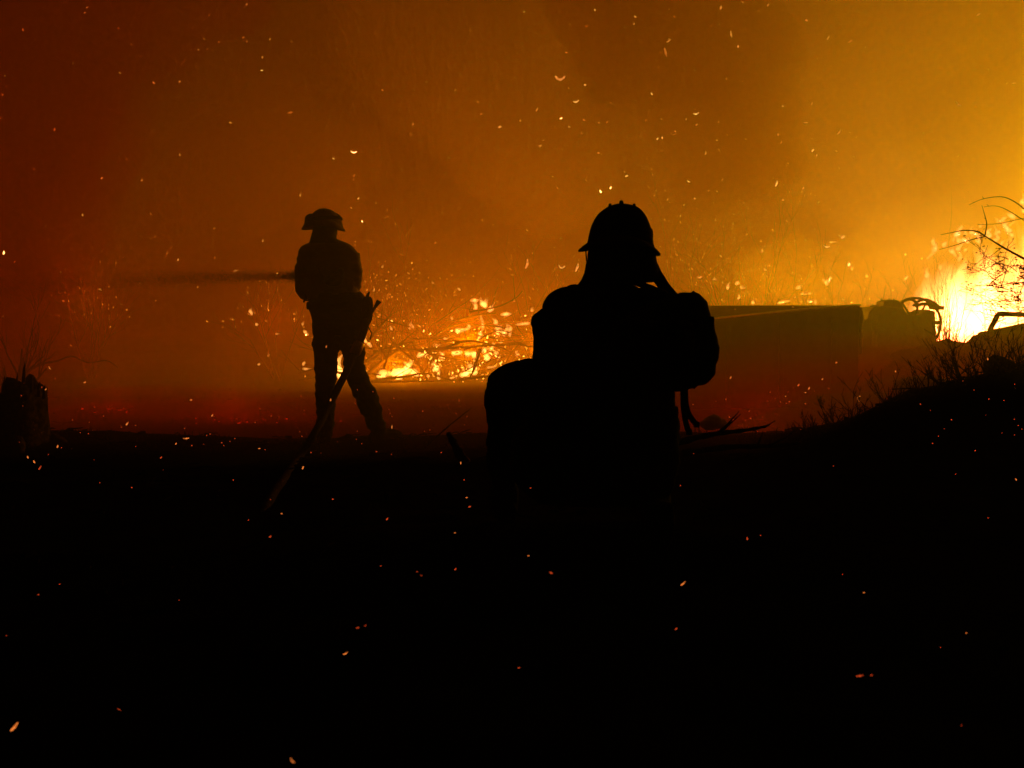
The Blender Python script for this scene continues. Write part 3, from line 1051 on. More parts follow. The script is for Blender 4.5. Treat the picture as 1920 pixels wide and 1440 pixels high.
# ------------------------------------------------------------------ people
def hand(mb, wrist, d, palm_n, side, curl=.9, s=1.0, g=0.0):
    """palm and five bent fingers; d: pointing direction, palm_n: palm normal, side: +1/-1 thumb side"""
    d, nrm = Vector(d).normalized(), Vector(palm_n).normalized()
    lat = d.cross(nrm).normalized() * side
    w = Vector(wrist)
    mb.tube([w, w + d * .03 * s, w + d * .085 * s], [.026 * s, .036 * s, .038 * s], 10, .5, up=nrm)
    for i, L in enumerate((.068, .078, .073, .058)):
        b = w + d * .08 * s + lat * (.027 - .018 * i) * s
        p, dd, pts = b, d.copy(), [b - d * .015 * s]
        for k, f in enumerate((.45, .32, .23)):
            dd = (Matrix.Rotation(-curl * .8 * side * (1 if k else .6), 3, lat) @ dd)
            pts.append(p)
            p = p + dd * L * f * s
        pts.append(p)
        mb.tube(pts, [.0105 * s, .0105 * s, .0098 * s, .009 * s, .0075 * s][:len(pts)], 7)
    b = w + d * .025 * s + lat * .026 * s
    t1 = b + (lat * .8 + d * .7).normalized() * .035 * s
    mb.tube([w + d * .01 * s + lat * .01 * s, b, t1, t1 + (d * .9 - nrm * .3 * side).normalized() * .03 * s], [.014 * s, .0135 * s, .012 * s, .009 * s], 7)


def head_shape(mb, c, fwd, s=1.0):
    """skull, jaw, nose, ears and brow; c: middle of the head, fwd: facing direction"""
    f = Vector(fwd).normalized()
    r = f.cross(Vector((0, 0, 1))).normalized()
    R = Matrix((r, f, Vector((0, 0, 1)))).transposed()
    P = lambda x, y, z: Vector(c) + R @ Vector((x, y, z)) * s
    mb.ball(P(0, -.01, .025), (.074 * s, .094 * s, .088 * s), 16, 12, R)
    mb.ball(P(0, .022, -.052), (.056 * s, .066 * s, .066 * s), 14, 10, R)
    mb.tube([P(0, .088, .018), P(0, .106, -.016), P(0, .094, -.026)], [.009 * s, .015 * s, .012 * s], 8)
    mb.tube([P(-.04, .078, .030), P(0, .09, .034), P(.04, .078, .030)], [.010 * s, .012 * s, .010 * s], 8)
    mb.tube([P(-.024, .082, -.062), P(0, .088, -.06), P(.024, .082, -.062)], [.007 * s, .009 * s, .007 * s], 8)
    mb.ball(P(0, .076, -.098), (.022 * s, .018 * s, .018 * s), 10, 7, R)
    for sx in (-1, 1):
        mb.ball(P(sx * .078, -.008, -.006), (.012 * s, .022 * s, .033 * s), 8, 7, R)
        mb.ball(P(sx * .031, .072, .010), (.014 * s, .012 * s, .012 * s), 8, 6, R)


def row_rings(mb, rows, D, g=0.0, n=22, power=2.4):
    """a trunk from rows (py, x_left, x_right, depth_radius, depth_offset): superellipse sections at the distance D"""
    rings = []
    rows = [r if len(r) == 5 else (*r, 0.0) for r in rows]
    for py, xl, xr, dr, do in spline(rows, 4):
        a, b = at(xl, py, D + do), at(xr, py, D + do)
        c, hw = (a + b) / 2, (b - a).length / 2 + g
        ring = []
        for k in range(n):
            t = 2 * math.pi * k / n
            ct, st = math.cos(t), math.sin(t)
            ex = 2 / power
            ring.append(c + Vector((hw * math.copysign(abs(ct) ** ex, ct), (dr + g) * math.copysign(abs(st) ** ex, st), 0)))
        rings.append(ring)
    mb.loft(rings)


def helmet(parent, D, mat, outline, brim, depth=.14, ridges=(), droop=0.0):
    """hard hat from its outline rows (py, xl, xr) and its brim (left x, y, right x, y)"""
    mb = MB()
    n = 36
    rings = []
    xs0, xs1 = outline[-1][1], outline[-1][2]
    fullw = (xs1 - xs0)
    for py, xl, xr in spline(outline, 4):
        a, b = at(xl, py, D), at(xr, py, D)
        c, hw = (a + b) / 2, max(.004, (b - a).length / 2)
        dr = depth * max(.03, (xr - xl) / fullw)
        rings.append([c + Vector((hw * math.cos(t), dr * math.sin(t), 0)) for t in (2 * math.pi * k / n for k in range(n))])
    mb.loft(rings)
    shell = mb.build('helmet_shell', mat, parent)
    # brim: a tilted dished ring
    bx0, by0, bx1, by1 = brim
    L, R = at(bx0, by0, D), at(bx1, by1, D)
    c = (L + R) / 2
    hw = (R - L).length / 2
    slope = (R.z - L.z) / (R.x - L.x)
    mb = MB()

    def ring(f, dz, dd):
        out = []
        for k in range(n):
            t = 2 * math.pi * k / n
            x, y = hw * f * math.cos(t), (depth + dd) * math.sin(t)
            out.append(c + Vector((x, y, slope * x + dz - .012 * math.cos(2 * t))))
        return out
    k0 = fullw / (bx1 - bx0)
    mb.loft([ring(k0 * .96, .024 + droop, .004), ring(.88, .012 + droop * .55, .028), ring(1.0, -.006, .045), ring(.995, -.012, .044), ring(.86, .002 + droop * .45, .024), ring(k0 * .9, .008 + droop * .8, 0)], cap=False, closed=True)
    mb.build('helmet_brim', mat, shell)
    for pts, r in ridges:
        MB().tube([at(x, y, D + d) for x, y, d in pts], r, 8).build('helmet_ridge', mat, shell)
    return shell


def standing_firefighter():
    D = 8.6
    gy = gz(at(620, 830, D).x, D)
    b = Vector((at(640, 830, D).x, D, gy))
    root = thing('person', b, 'standing firefighter in helmet aiming a water hose towards the left', 'person')
    q = lambda x, y, d=0.0, r=None: (*at(x, y, D + d), r) if r is not None else at(x, y, D + d)
    torso = [(450, 592, 630, .06, .02), (456, 578, 650, .08, .01), (464, 566, 664, .105, 0), (476, 562, 670, .12, 0), (492, 562, 671, .13, 0), (515, 566, 671, .135, .01), (540, 571, 672, .135, .01), (562, 578, 678, .135, .01)]
    pelvis = [(548, 577, 679, .135, .01), (575, 580, 684, .145, 0), (600, 586, 684, .15, -.01), (618, 588, 683, .145, -.01), (630, 592, 680, .12, 0)]
    larm = [q(576, 474, .0, .066), q(569, 502, .01, .066), q(567, 535, .04, .060), q(569, 548, .10, .054), q(580, 556, .20, .044), q(592, 553, .30, .036)]
    rarm = [q(659, 477, .0, .070), q(664, 505, .0, .064), q(664, 535, .02, .058), q(655, 552, .12, .05), q(640, 553, .24, .042), q(628, 548, .32, .036)]
    lleg = [q(612, 618, 0, .108), q(611, 655, -.01, .098), q(610, 700, -.02, .082), q(610, 740, -.01, .080), q(610, 785, .0, .070), q(609, 812, .0, .060)]
    rleg = [q(660, 618, 0, .10), q(662, 655, -.01, .092), q(667, 700, -.03, .080), q(682, 735, .0, .086), q(699, 775, .04, .076), q(710, 806, .06, .062)]
    # body: one skin
    mb = MB()
    g = -.014
    row_rings(mb, torso + pelvis[1:], D, g)
    for l in (larm, rarm, lleg, rleg):
        mb.limb(l, 12, 4, 1, g)
    mb.limb([q(609, 462, .01, .058), q(609, 446, .0, .054), q(608, 434, .0, .056)], 12)
    head_shape(mb, q(609, 428, .0), (-.5, .85, -.05), .97)
    hand(mb, q(592, 553, .30), (.2, .6, .6), (.3, -1, .2), 1, 1.0)
    hand(mb, q(628, 548, .32), (-.5, .6, .45), (-.3, -1, .2), -1, 1.0)
    for leg, fx in ((lleg, -.25), (rleg, .55)):
        a = Vector(leg[-1][:3])
        mb.limb([(*a, .05), (a.x + fx * .05, a.y + .03, gy + .07, .048), (a.x + fx * .12, a.y + .13, gy + .045, .04)], 10)
    fused(mb, 'body', 'skin', root, .010, 4)
    mb = MB()
    row_rings(mb, torso, D)
    mb.limb(larm[:-1], 14, 5)
    mb.limb(rarm[:-1], 14, 5)
    mb.limb([q(609, 462, .01, .072), q(609, 452, .0, .066), q(608, 444, .0, .064)], 14)
    sh = fused(mb, 'shirt', 'shirt', root, .011, 4, .012, 8)
    mb = MB()
    row_rings(mb, pelvis, D)
    for l in (lleg, rleg):
        mb.limb(l, 14, 5)
    fused(mb, 'trousers', 'trousers', root, .011, 3, .015, 9)
    for leg, fx in ((lleg, -.35), (rleg, .9)):
        a = Vector(leg[-1][:3])
        mb = MB()
        mb.limb([(a.x, a.y, a.z + .03, .062), (a.x, a.y, gy + .09, .062), (a.x, a.y + .01, gy + .06, .06)], 12)
        mb.limb([(a.x - fx * .05, a.y - .06, gy + .045, .046), (a.x + fx * .04, a.y + .04, gy + .055, .056), (a.x + fx * .12, a.y + .14, gy + .045, .05), (a.x + fx * .16, a.y + .2, gy + .035, .035)], 12)
        bt = fused(mb, 'boot', 'boot', root, .010, 3)
        mb = MB()
        mb.limb([(a.x - fx * .06, a.y - .08, gy + .012, .04), (a.x + fx * .05, a.y + .05, gy + .012, .052), (a.x + fx * .17, a.y + .21, gy + .012, .04)], 12, 4, .35)
        mb.build('sole', 'rubber', bt)
    sh_ = helmet(root, D, 'helmet', [(391, 602, 612), (393, 596, 620), (398, 589, 628), (406, 584, 635), (414, 581, 640), (424, 579, 643)], (566, 425, 647, 428), .13,
                 [([(607, 394, -.12), (607, 393, 0), (607, 396, .12)], .008)], .030)
    # goggles pushed up, strapped round the helmet, and a headlamp
    MB().tube([at(608, 412, D) + Vector((.118 * math.cos(t), .148 * math.sin(t), .012 * math.cos(t))) for t in (2 * math.pi * i / 30 for i in range(30))], .014, 6, 1.4, closed=True).build('goggle_strap', 'webbing', sh_)
    MB().limb([q(588, 404, -.01, .014), q(580, 408, .02, .028), q(577, 417, .04, .026), q(574, 424, .05, .016)], 10).build('goggles', 'webbing', sh_)
    MB().limb([q(620, 397, .0, .012), q(626, 403, .0, .022), q(634, 407, .02, .02), q(640, 414, .03, .018)], 10).build('headlamp', 'webbing', sh_)
    # neck shroud
    mb = MB()
    row_rings(mb, [(424, 588, 632, .10, -.005), (436, 586, 632, .10, -.005), (446, 583, 631, .095, -.005), (456, 580, 640, .095, -.005)], D)
    mb.build('neck_shroud', 'shroud', root)
    # belt with pouch, tool and dangling strap
    mb = MB()
    row_rings(mb, [(566, 576, 684, .150, 0), (570, 575, 686, .153, 0), (576, 575, 686, .153, 0), (580, 576, 685, .150, 0)], D)
    mb.build('belt', 'webbing', root)
    mb = MB()
    row_rings(mb, [(556, 684, 694, .04, -.05), (562, 680, 698, .06, -.05), (580, 678, 699, .07, -.05), (600, 676, 697, .07, -.05), (612, 676, 690, .05, -.05)], D)
    pouch = mb.build('belt_pouch', 'webbing', root)
    MB().tube([q(688, 560, -.05), q(690, 552, -.05), q(693, 547, -.05)], [.014, .012, .006], 8).build('pouch_flap', 'webbing', pouch)
    MB().tube([q(694, 592, -.06), q(702, 578, -.06), q(707, 570, -.06), q(711, 564, -.06)], [.010, .011, .016, .02], 8).build('tool_handle', 'webbing', root)
    MB().tube([q(690, 612, -.06), q(697, 625, -.06), q(694, 637, -.06)], .005, 6).build('loose_strap', 'webbing', root)
    MB().limb([q(600, 500, -.14, .02), q(615, 520, -.15, .05), q(632, 522, -.15, .05), q(640, 505, -.14, .02)], 12).build('back_pouch', 'webbing', root)
    MB().tube([q(575, 553, .02), q(572, 561, .0), q(569, 567, .0)], [.012, .009, .006], 7).build('glove_tab', 'webbing', root)
    return root


standing_firefighter()


def fire_hose():
    D = 8.6
    pts = [at(622, 520, D + .42), at(638, 524, D + .42), at(655, 538, D + .33), at(676, 556, D + .16), at(688, 585, D - .02), at(681, 625, D - .2), at(664, 665, D - .26), at(640, 715, D - .36), at(615, 765, D - .5), at(588, 815, D - .85)]
    for x, y in ((556, 866), (528, 906), (505, 941)):
        g = ground_hit(x, y)
        pts.append(g + Vector((0, 0, .006)))
    pts.append(ground_hit(486, 968) + Vector((0, 0, -.03)))
    pts.append(ground_hit(460, 1004) + Vector((0, 0, -.08)))
    s = spline([tuple(p) for p in pts], 7)
    b = ground_hit(556, 866)
    root = thing('fire_hose', b, 'dull canvas fire hose running down past the standing firefighter\'s legs', 'hose')
    MB().tube(s, .027, 12).build('hose_line', 'hose', root)
    d = (Vector(s[0]) - Vector(s[2])).normalized()
    p = Vector(s[0])
    d2 = Vector((-.93, .36, .05)).normalized()
    noz = MB().tube([p - d * .02, p + d2 * .06, p + d2 * .10, p + d2 * .11, p + d2 * .2, p + d2 * .26, p + d2 * .27], [.037, .036, .03, .034, .032, .04, .022], 16).build('nozzle', 'brass', root)
    MB().tube([p + d2 * .09 + Vector((0, 0, -.03)), p + d2 * .07 + Vector((0, 0, -.09)), p + d2 * .05 + Vector((0, 0, -.13))], [.013, .014, .015], 8).build('pistol_grip', 'rubber', noz)
    MB().tube([p + d2 * .10 + Vector((0, .035, 0)), p + d2 * .08 + Vector((0, .03, .06)), p + d2 * .10 + Vector((0, 0, .075)), p + d2 * .1 + Vector((0, -.035, .0))], .007, 7).build('shutoff_bail', 'brass', noz)
    for i in (2, 40):
        c = Vector(s[i])
        t = (Vector(s[i + 1]) - c).normalized()
        MB().tube([c - t * .05, c - t * .04, c + t * .04, c + t * .05], [.036, .042, .042, .036], 14).build('coupling', 'brass', root)
    return p + d2 * .27, d2


jet0, jetd = fire_hose()


def water_jet():
    rng = random.Random(8)
    mb = MB()
    L = 9.5
    start = jet0
    for i in range(50000):
        t = rng.random() ** 1.9
        s = t * L
        spread = .022 + .08 * t + .24 * t * t
        c = start + Vector((-.95, .31, .0)).normalized() * s + Vector((0, 0, .006 * s - .011 * s * s))
        p = c + Vector((rng.gauss(0, spread), rng.gauss(0, spread), rng.gauss(0, spread)))
        r = rng.uniform(.0004, .0010) * (1.2 - .4 * t)
        e = Vector((-.95, .31, -.03)).normalized() * r * rng.uniform(2, 7)
        b = len(mb.v)
        mb.v += [p - e, p + e, p + Vector((0, 0, r)), p + Vector((0, r, -r * .6)), p + Vector((0, -r, -r * .6))]
        mb.f += [(b, b + 2, b + 3), (b, b + 3, b + 4), (b, b + 4, b + 2), (b + 1, b + 3, b + 2), (b + 1, b + 4, b + 3), (b + 1, b + 2, b + 4)]
    o = mb.build('water_spray', 'water', smooth=False)
    tag(o, 'dark jet of water drops shooting left from the hose nozzle', 'water jet', kind='stuff')


water_jet()


def kneeling_firefighter():
    D = 4.3
    gy = gz(at(1130, 900, D).x, D)
    b = Vector((at(1130, 960, D).x, D, gy))
    root = thing('person', b, 'kneeling firefighter in silhouette wearing a full-brim helmet and big pack', 'person')
    q = lambda x, y, d=0.0, r=None: (*at(x, y, D + d), r) if r is not None else at(x, y, D + d)
    torso = [(530, 1108, 1182, .08, .02), (541, 1074, 1196, .10, .01), (551, 1050, 1232, .115, 0), (562, 1042, 1262, .12, 0), (590, 1028, 1268, .135, 0), (640, 1012, 1270, .14, 0), (700, 1006, 1268, .14, .0), (750, 1004, 1266, .145, 0), (790, 1000, 1270, .15, 0)]
    pelvis = [(765, 1000, 1266, .15, 0), (800, 972, 1272, .17, -.01), (840, 955, 1274, .18, -.02), (880, 955, 1272, .17, -.03), (915, 975, 1262, .14, -.03), (945, 1010, 1240, .10, -.03)]
    larm = [q(1046, 588, 0, .068), q(1030, 630, .03, .064), q(1028, 680, .1, .056), q(1060, 700, .24, .048), q(1100, 690, .36, .04)]
    rarm = [q(1240, 588, 0, .068), q(1256, 640, .03, .06), q(1258, 690, .1, .054), q(1225, 705, .24, .046), q(1180, 690, .36, .04)]
    kz = gy + .06
    lleg = [q(1060, 768, .0, .14), q(1006, 733, .18, .128), q(974, 729, .30, .117), q(951, 742, .36, .103), q(952, 795, .36, .082), q(945, 850, .34, .075), q(945, 905, .32, .058), q(945, 935, .32, .05)]
    kn = q(1212, 925, .26)
    rleg = [q(1190, 815, 0, .13), q(1205, 860, .12, .112), (kn.x, kn.y, kz + .05, .095), (kn.x, kn.y + .02, kz + .02, .085), (kn.x, kn.y - .2, kz + .03, .075), (kn.x - .01, kn.y - .4, kz + .03, .055), (kn.x - .01, kn.y - .48, kz + .03, .045)]
    mb = MB()
    g = -.015
    row_rings(mb, torso + pelvis[1:], D, g)
    for l in (larm, rarm, lleg, rleg):
        mb.limb(l, 14, 4, 1, g)
    mb.limb([q(1162, 548, .01, .062), q(1162, 515, .0, .056), q(1162, 485, .0, .058)], 12)
    head_shape(mb, q(1163, 470, .0), (-.15, 1, -.1), 1.03)
    hand(mb, q(1100, 690, .36), (.5, .7, .3), (.2, -.4, -1), 1, .8)
    hand(mb, q(1180, 690, .36), (-.5, .7, .3), (-.2, -.4, -1), -1, .8)
    fused(mb, 'body', 'skin', root, .010, 4)
    mb = MB()
    row_rings(mb, torso, D)
    mb.limb(larm[:-1], 14, 5)
    mb.limb(rarm[:-1], 14, 5)
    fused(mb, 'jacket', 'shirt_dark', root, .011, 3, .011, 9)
    mb = MB()
    row_rings(mb, pelvis, D)
    mb.limb(lleg, 16, 5)
    mb.limb(rleg, 16, 5)
    fused(mb, 'trousers', 'trousers', root, .012, 3, .012, 9)
    for a, f in ((Vector(lleg[-1][:3]), Vector((-.2, 1, 0))), (Vector(rleg[-1][:3]), Vector((0, -.35, 0)))):
        f = f.normalized()
        mb = MB()
        if f.y > 0:
            z0 = gz(a.x, a.y)
            mb.limb([(a.x, a.y, a.z + .05, .062), (a.x, a.y, z0 + .1, .062), (a.x, a.y, z0 + .06, .06)], 12)
            for p in (0,):
                mb.limb([(*(a - f * .07).xy, z0 + .045, .046), (*(a + f * .06).xy, z0 + .055, .056), (*(a + f * .2).xy, z0 + .04, .04)], 12)
        else:
            z0 = gz(a.x, a.y)
            mb.limb([(a.x, a.y + .1, kz + .03, .06), (a.x, a.y, kz + .03, .06), (a.x, a.y - .06, kz + .02, .05)], 12)
            mb.limb([(a.x, a.y - .05, z0 + .17, .045), (a.x, a.y - .04, z0 + .1, .052), (a.x, a.y - .01, z0 + .04, .05), (a.x, a.y + .03, z0 + .03, .04)], 12)
        fused(mb, 'boot', 'boot', root, .010, 3)
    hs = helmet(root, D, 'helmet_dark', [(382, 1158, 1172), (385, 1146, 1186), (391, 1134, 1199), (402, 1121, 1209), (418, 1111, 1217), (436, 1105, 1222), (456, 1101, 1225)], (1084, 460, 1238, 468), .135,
                [([(1165, 383, -.12), (1165, 379, -.02), (1165, 382, .1)], .008), ([(1143, 388, -.1), (1144, 384, 0), (1143, 389, .1)], .006), ([(1188, 388, -.1), (1189, 384, 0), (1189, 389, .1)], .006)])
    MB().limb([q(1216, 428, .0, .008), q(1219, 433, .02, .011), q(1220, 446, .02, .010), q(1220, 454, .02, .006)], 8).build('headlamp_clip', 'webbing', hs)
    MB().tube([q(1098, 462, .03), q(1099, 478, .05), q(1101, 500, .06)], .003, 6).build('chin_strap', 'webbing', hs)
    # neck shroud: hangs from the helmet all round the back, drawn out over the right shoulder
    rows = [(458, 1105, 1226), (475, 1102, 1229), (495, 1101, 1233), (510, 1099, 1237), (520, 1097, 1238), (529, 1094, 1226)]
    mb = MB()
    n = 30
    rings = []
    for i, (py, xl, xr) in enumerate(spline(rows, 3)):
        a_, b_ = at(xl, py, D), at(xr, py, D)
        c, hw = (a_ + b_) / 2, (b_ - a_).length / 2
        rings.append([c + Vector((hw * math.cos(t), .115 * math.sin(t) - .01 * math.sin(t * 7) * i / 15, 0)) for t in (2 * math.pi * k / n for k in range(n))])
    mb.loft(rings)
    mb.build('neck_shroud', 'shroud', root)
    # tail of the shroud tied to the pack
    MB().tube([q(1220, 496, .0), q(1230, 514, -.02), q(1245, 537, -.05), q(1266, 562, -.08)], [.026, .024, .022, .022], 10, .5).build('shroud_tail', 'shroud', root)
    MB().tube([q(1108, 496, -.01), q(1106, 515, -.02), q(1098, 532, -.03), q(1084, 546, -.04)], [.02, .022, .022, .018], 10, .5).build('shroud_tail', 'shroud', root)
    MB().tube([q(1188, 528, -.09), q(1222, 541, -.11), q(1250, 552, -.13)], .012, 8, .5).build('collar_edge', 'shroud', root)
    return root


kneeling_firefighter()


def backpack():
    D = 4.3
    b = at(1215, 735, D - .22)
    root = thing('backpack', b, 'bulging dark backpack with hanging straps on the kneeling firefighter', 'backpack')
    q = lambda x, y, d=0.0, r=None: (*at(x, y, D + d), r) if r is not None else at(x, y, D + d)
    mb = MB()
    row_rings(mb, [(547, 1278, 1306, .04, -.2), (553, 1262, 1315, .07, -.2), (570, 1215, 1326, .10, -.21), (600, 1160, 1336, .13, -.22), (640, 1135, 1346, .14, -.22), (668, 1130, 1349, .14, -.22), (695, 1138, 1343, .13, -.22),
                   (715, 1165, 1328, .10, -.21), (728, 1210, 1303, .07, -.2), (733, 1245, 1286, .04, -.2)], D, 0, 26, 2.2)
    fused(mb, 'pack_body', 'pack', root, .010, 2, .009, 9)
    mb = MB()
    row_rings(mb, [(600, 1190, 1290, .02, -.34), (612, 1180, 1300, .05, -.35), (660, 1178, 1302, .055, -.36), (690, 1190, 1290, .04, -.35), (698, 1200, 1280, .02, -.34)], D, 0, 22, 3)
    mb.build('front_pocket', 'pack', root)
    # small side loop on the edge
    MB().limb([q(1330, 612, -.2, .006), q(1335, 618, -.21, .008), q(1336, 626, -.21, .006)], 8).build('side_loop', 'webbing', root)
    # shoulder straps
    MB().tube([Vector(p) for p in spline([tuple(q(*p)) for p in ((1276, 566, -.17), (1250, 562, -.14), (1224, 549, -.04), (1208, 552, .08), (1205, 600, .15))], 6)], .02, 8, .45).build('shoulder_strap', 'webbing', root)
    MB().tube([Vector(p) for p in spline([tuple(q(*p)) for p in ((1150, 600, -.18), (1085, 552, -.14), (1065, 546, -.02), (1060, 560, .1), (1062, 620, .15))], 6)], .03, 8, .45).build('shoulder_strap', 'webbing', root)
    # radio pouch and bed roll on the left shoulder and side
    mb = MB()
    mb.limb([q(1085, 546, -.03, .012), q(1062, 548, -.03, .024), q(1040, 560, -.03, .028), q(1026, 577, -.03, .018)], 12)
    fused(mb, 'shoulder_pad', 'pack', root, .008, 2)
    MB().limb([q(1060, 575, -.02, .03), q(1030, 598, -.02, .05), q(1024, 612, -.02, .054), q(1028, 630, -.02, .05), q(1045, 642, -.02, .03)], 14).build('side_pouch', 'pack', root)
    MB().limb([q(1046, 550, -.05, .010), q(1036, 556, -.05, .016), q(1026, 570, -.05, .016), q(1020, 579, -.05, .010)], 8).build('strap_buckle', 'webbing', root)
    MB().limb([q(1014, 588, -.05, .006), q(1006, 594, -.05, .014), q(1002, 606, -.05, .014), q(1004, 620, -.05, .008)], 8).build('pouch_flap', 'pack', root)
    MB().tube([q(1300, 548, -.2), q(1308, 556, -.24), q(1324, 590, -.27), q(1336, 650, -.28), q(1326, 700, -.27), q(1300, 727, -.24)], .007, 6).build('compression_strap', 'webbing', root)
    MB().box(q(1331, 604, -.29), (.03, .02, .04)).build('strap_buckle', 'webbing', root, smooth=False, bevel=.004)
    # waist belt
    mb = MB()
    row_rings(mb, [(762, 998, 1270, .158, 0), (767, 996, 1272, .162, 0), (780, 996, 1272, .162, 0), (785, 998, 1270, .158, 0)], D)
    mb.build('waist_belt', 'webbing', root)
    for pts in (((1281, 726, -.2), (1281, 750, -.21), (1283, 775, -.21), (1288, 800, -.2), (1292, 810, -.2)), ((1285, 728, -.2), (1286, 755, -.2), (1291, 775, -.2), (1299, 788, -.2), (1306, 796, -.2))):
        s = spline([tuple(q(*p)) for p in pts], 5)
        st = MB().tube(s, .0105, 6, .35, up=(0, 1, 0)).build('hanging_strap', 'webbing', root)
        e = Vector(s[-1])
        MB().box(e, (.022, .012, .022)).build('buckle', 'webbing', st, smooth=False, bevel=.004)


backpack()


# ------------------------------------------------------------------ embers in the air
def ember_mesh(mb, c, size, ang, bend, rng, fat=.22):
    """a curled burning flake: bent tapered sliver"""
    e = Vector((math.cos(ang), rng.uniform(-.25, .25), math.sin(ang)))
    f = Vector((-math.sin(ang), 0, math.cos(ang)))
    pts, rad = [], []
    for i in range(7):
        t = i / 6 - .5
        pts.append(c + e * (t * size) + f * (bend * size * (t * t * 4 - .5) * .5))
        rad.append(size * fat * .5 * (.35 + .9 * math.sin(math.pi * (i / 6 * .8 + .1))) * (1 + .3 * math.sin(i * 2.3)))
    mb.tube(pts, rad, 5, .6)


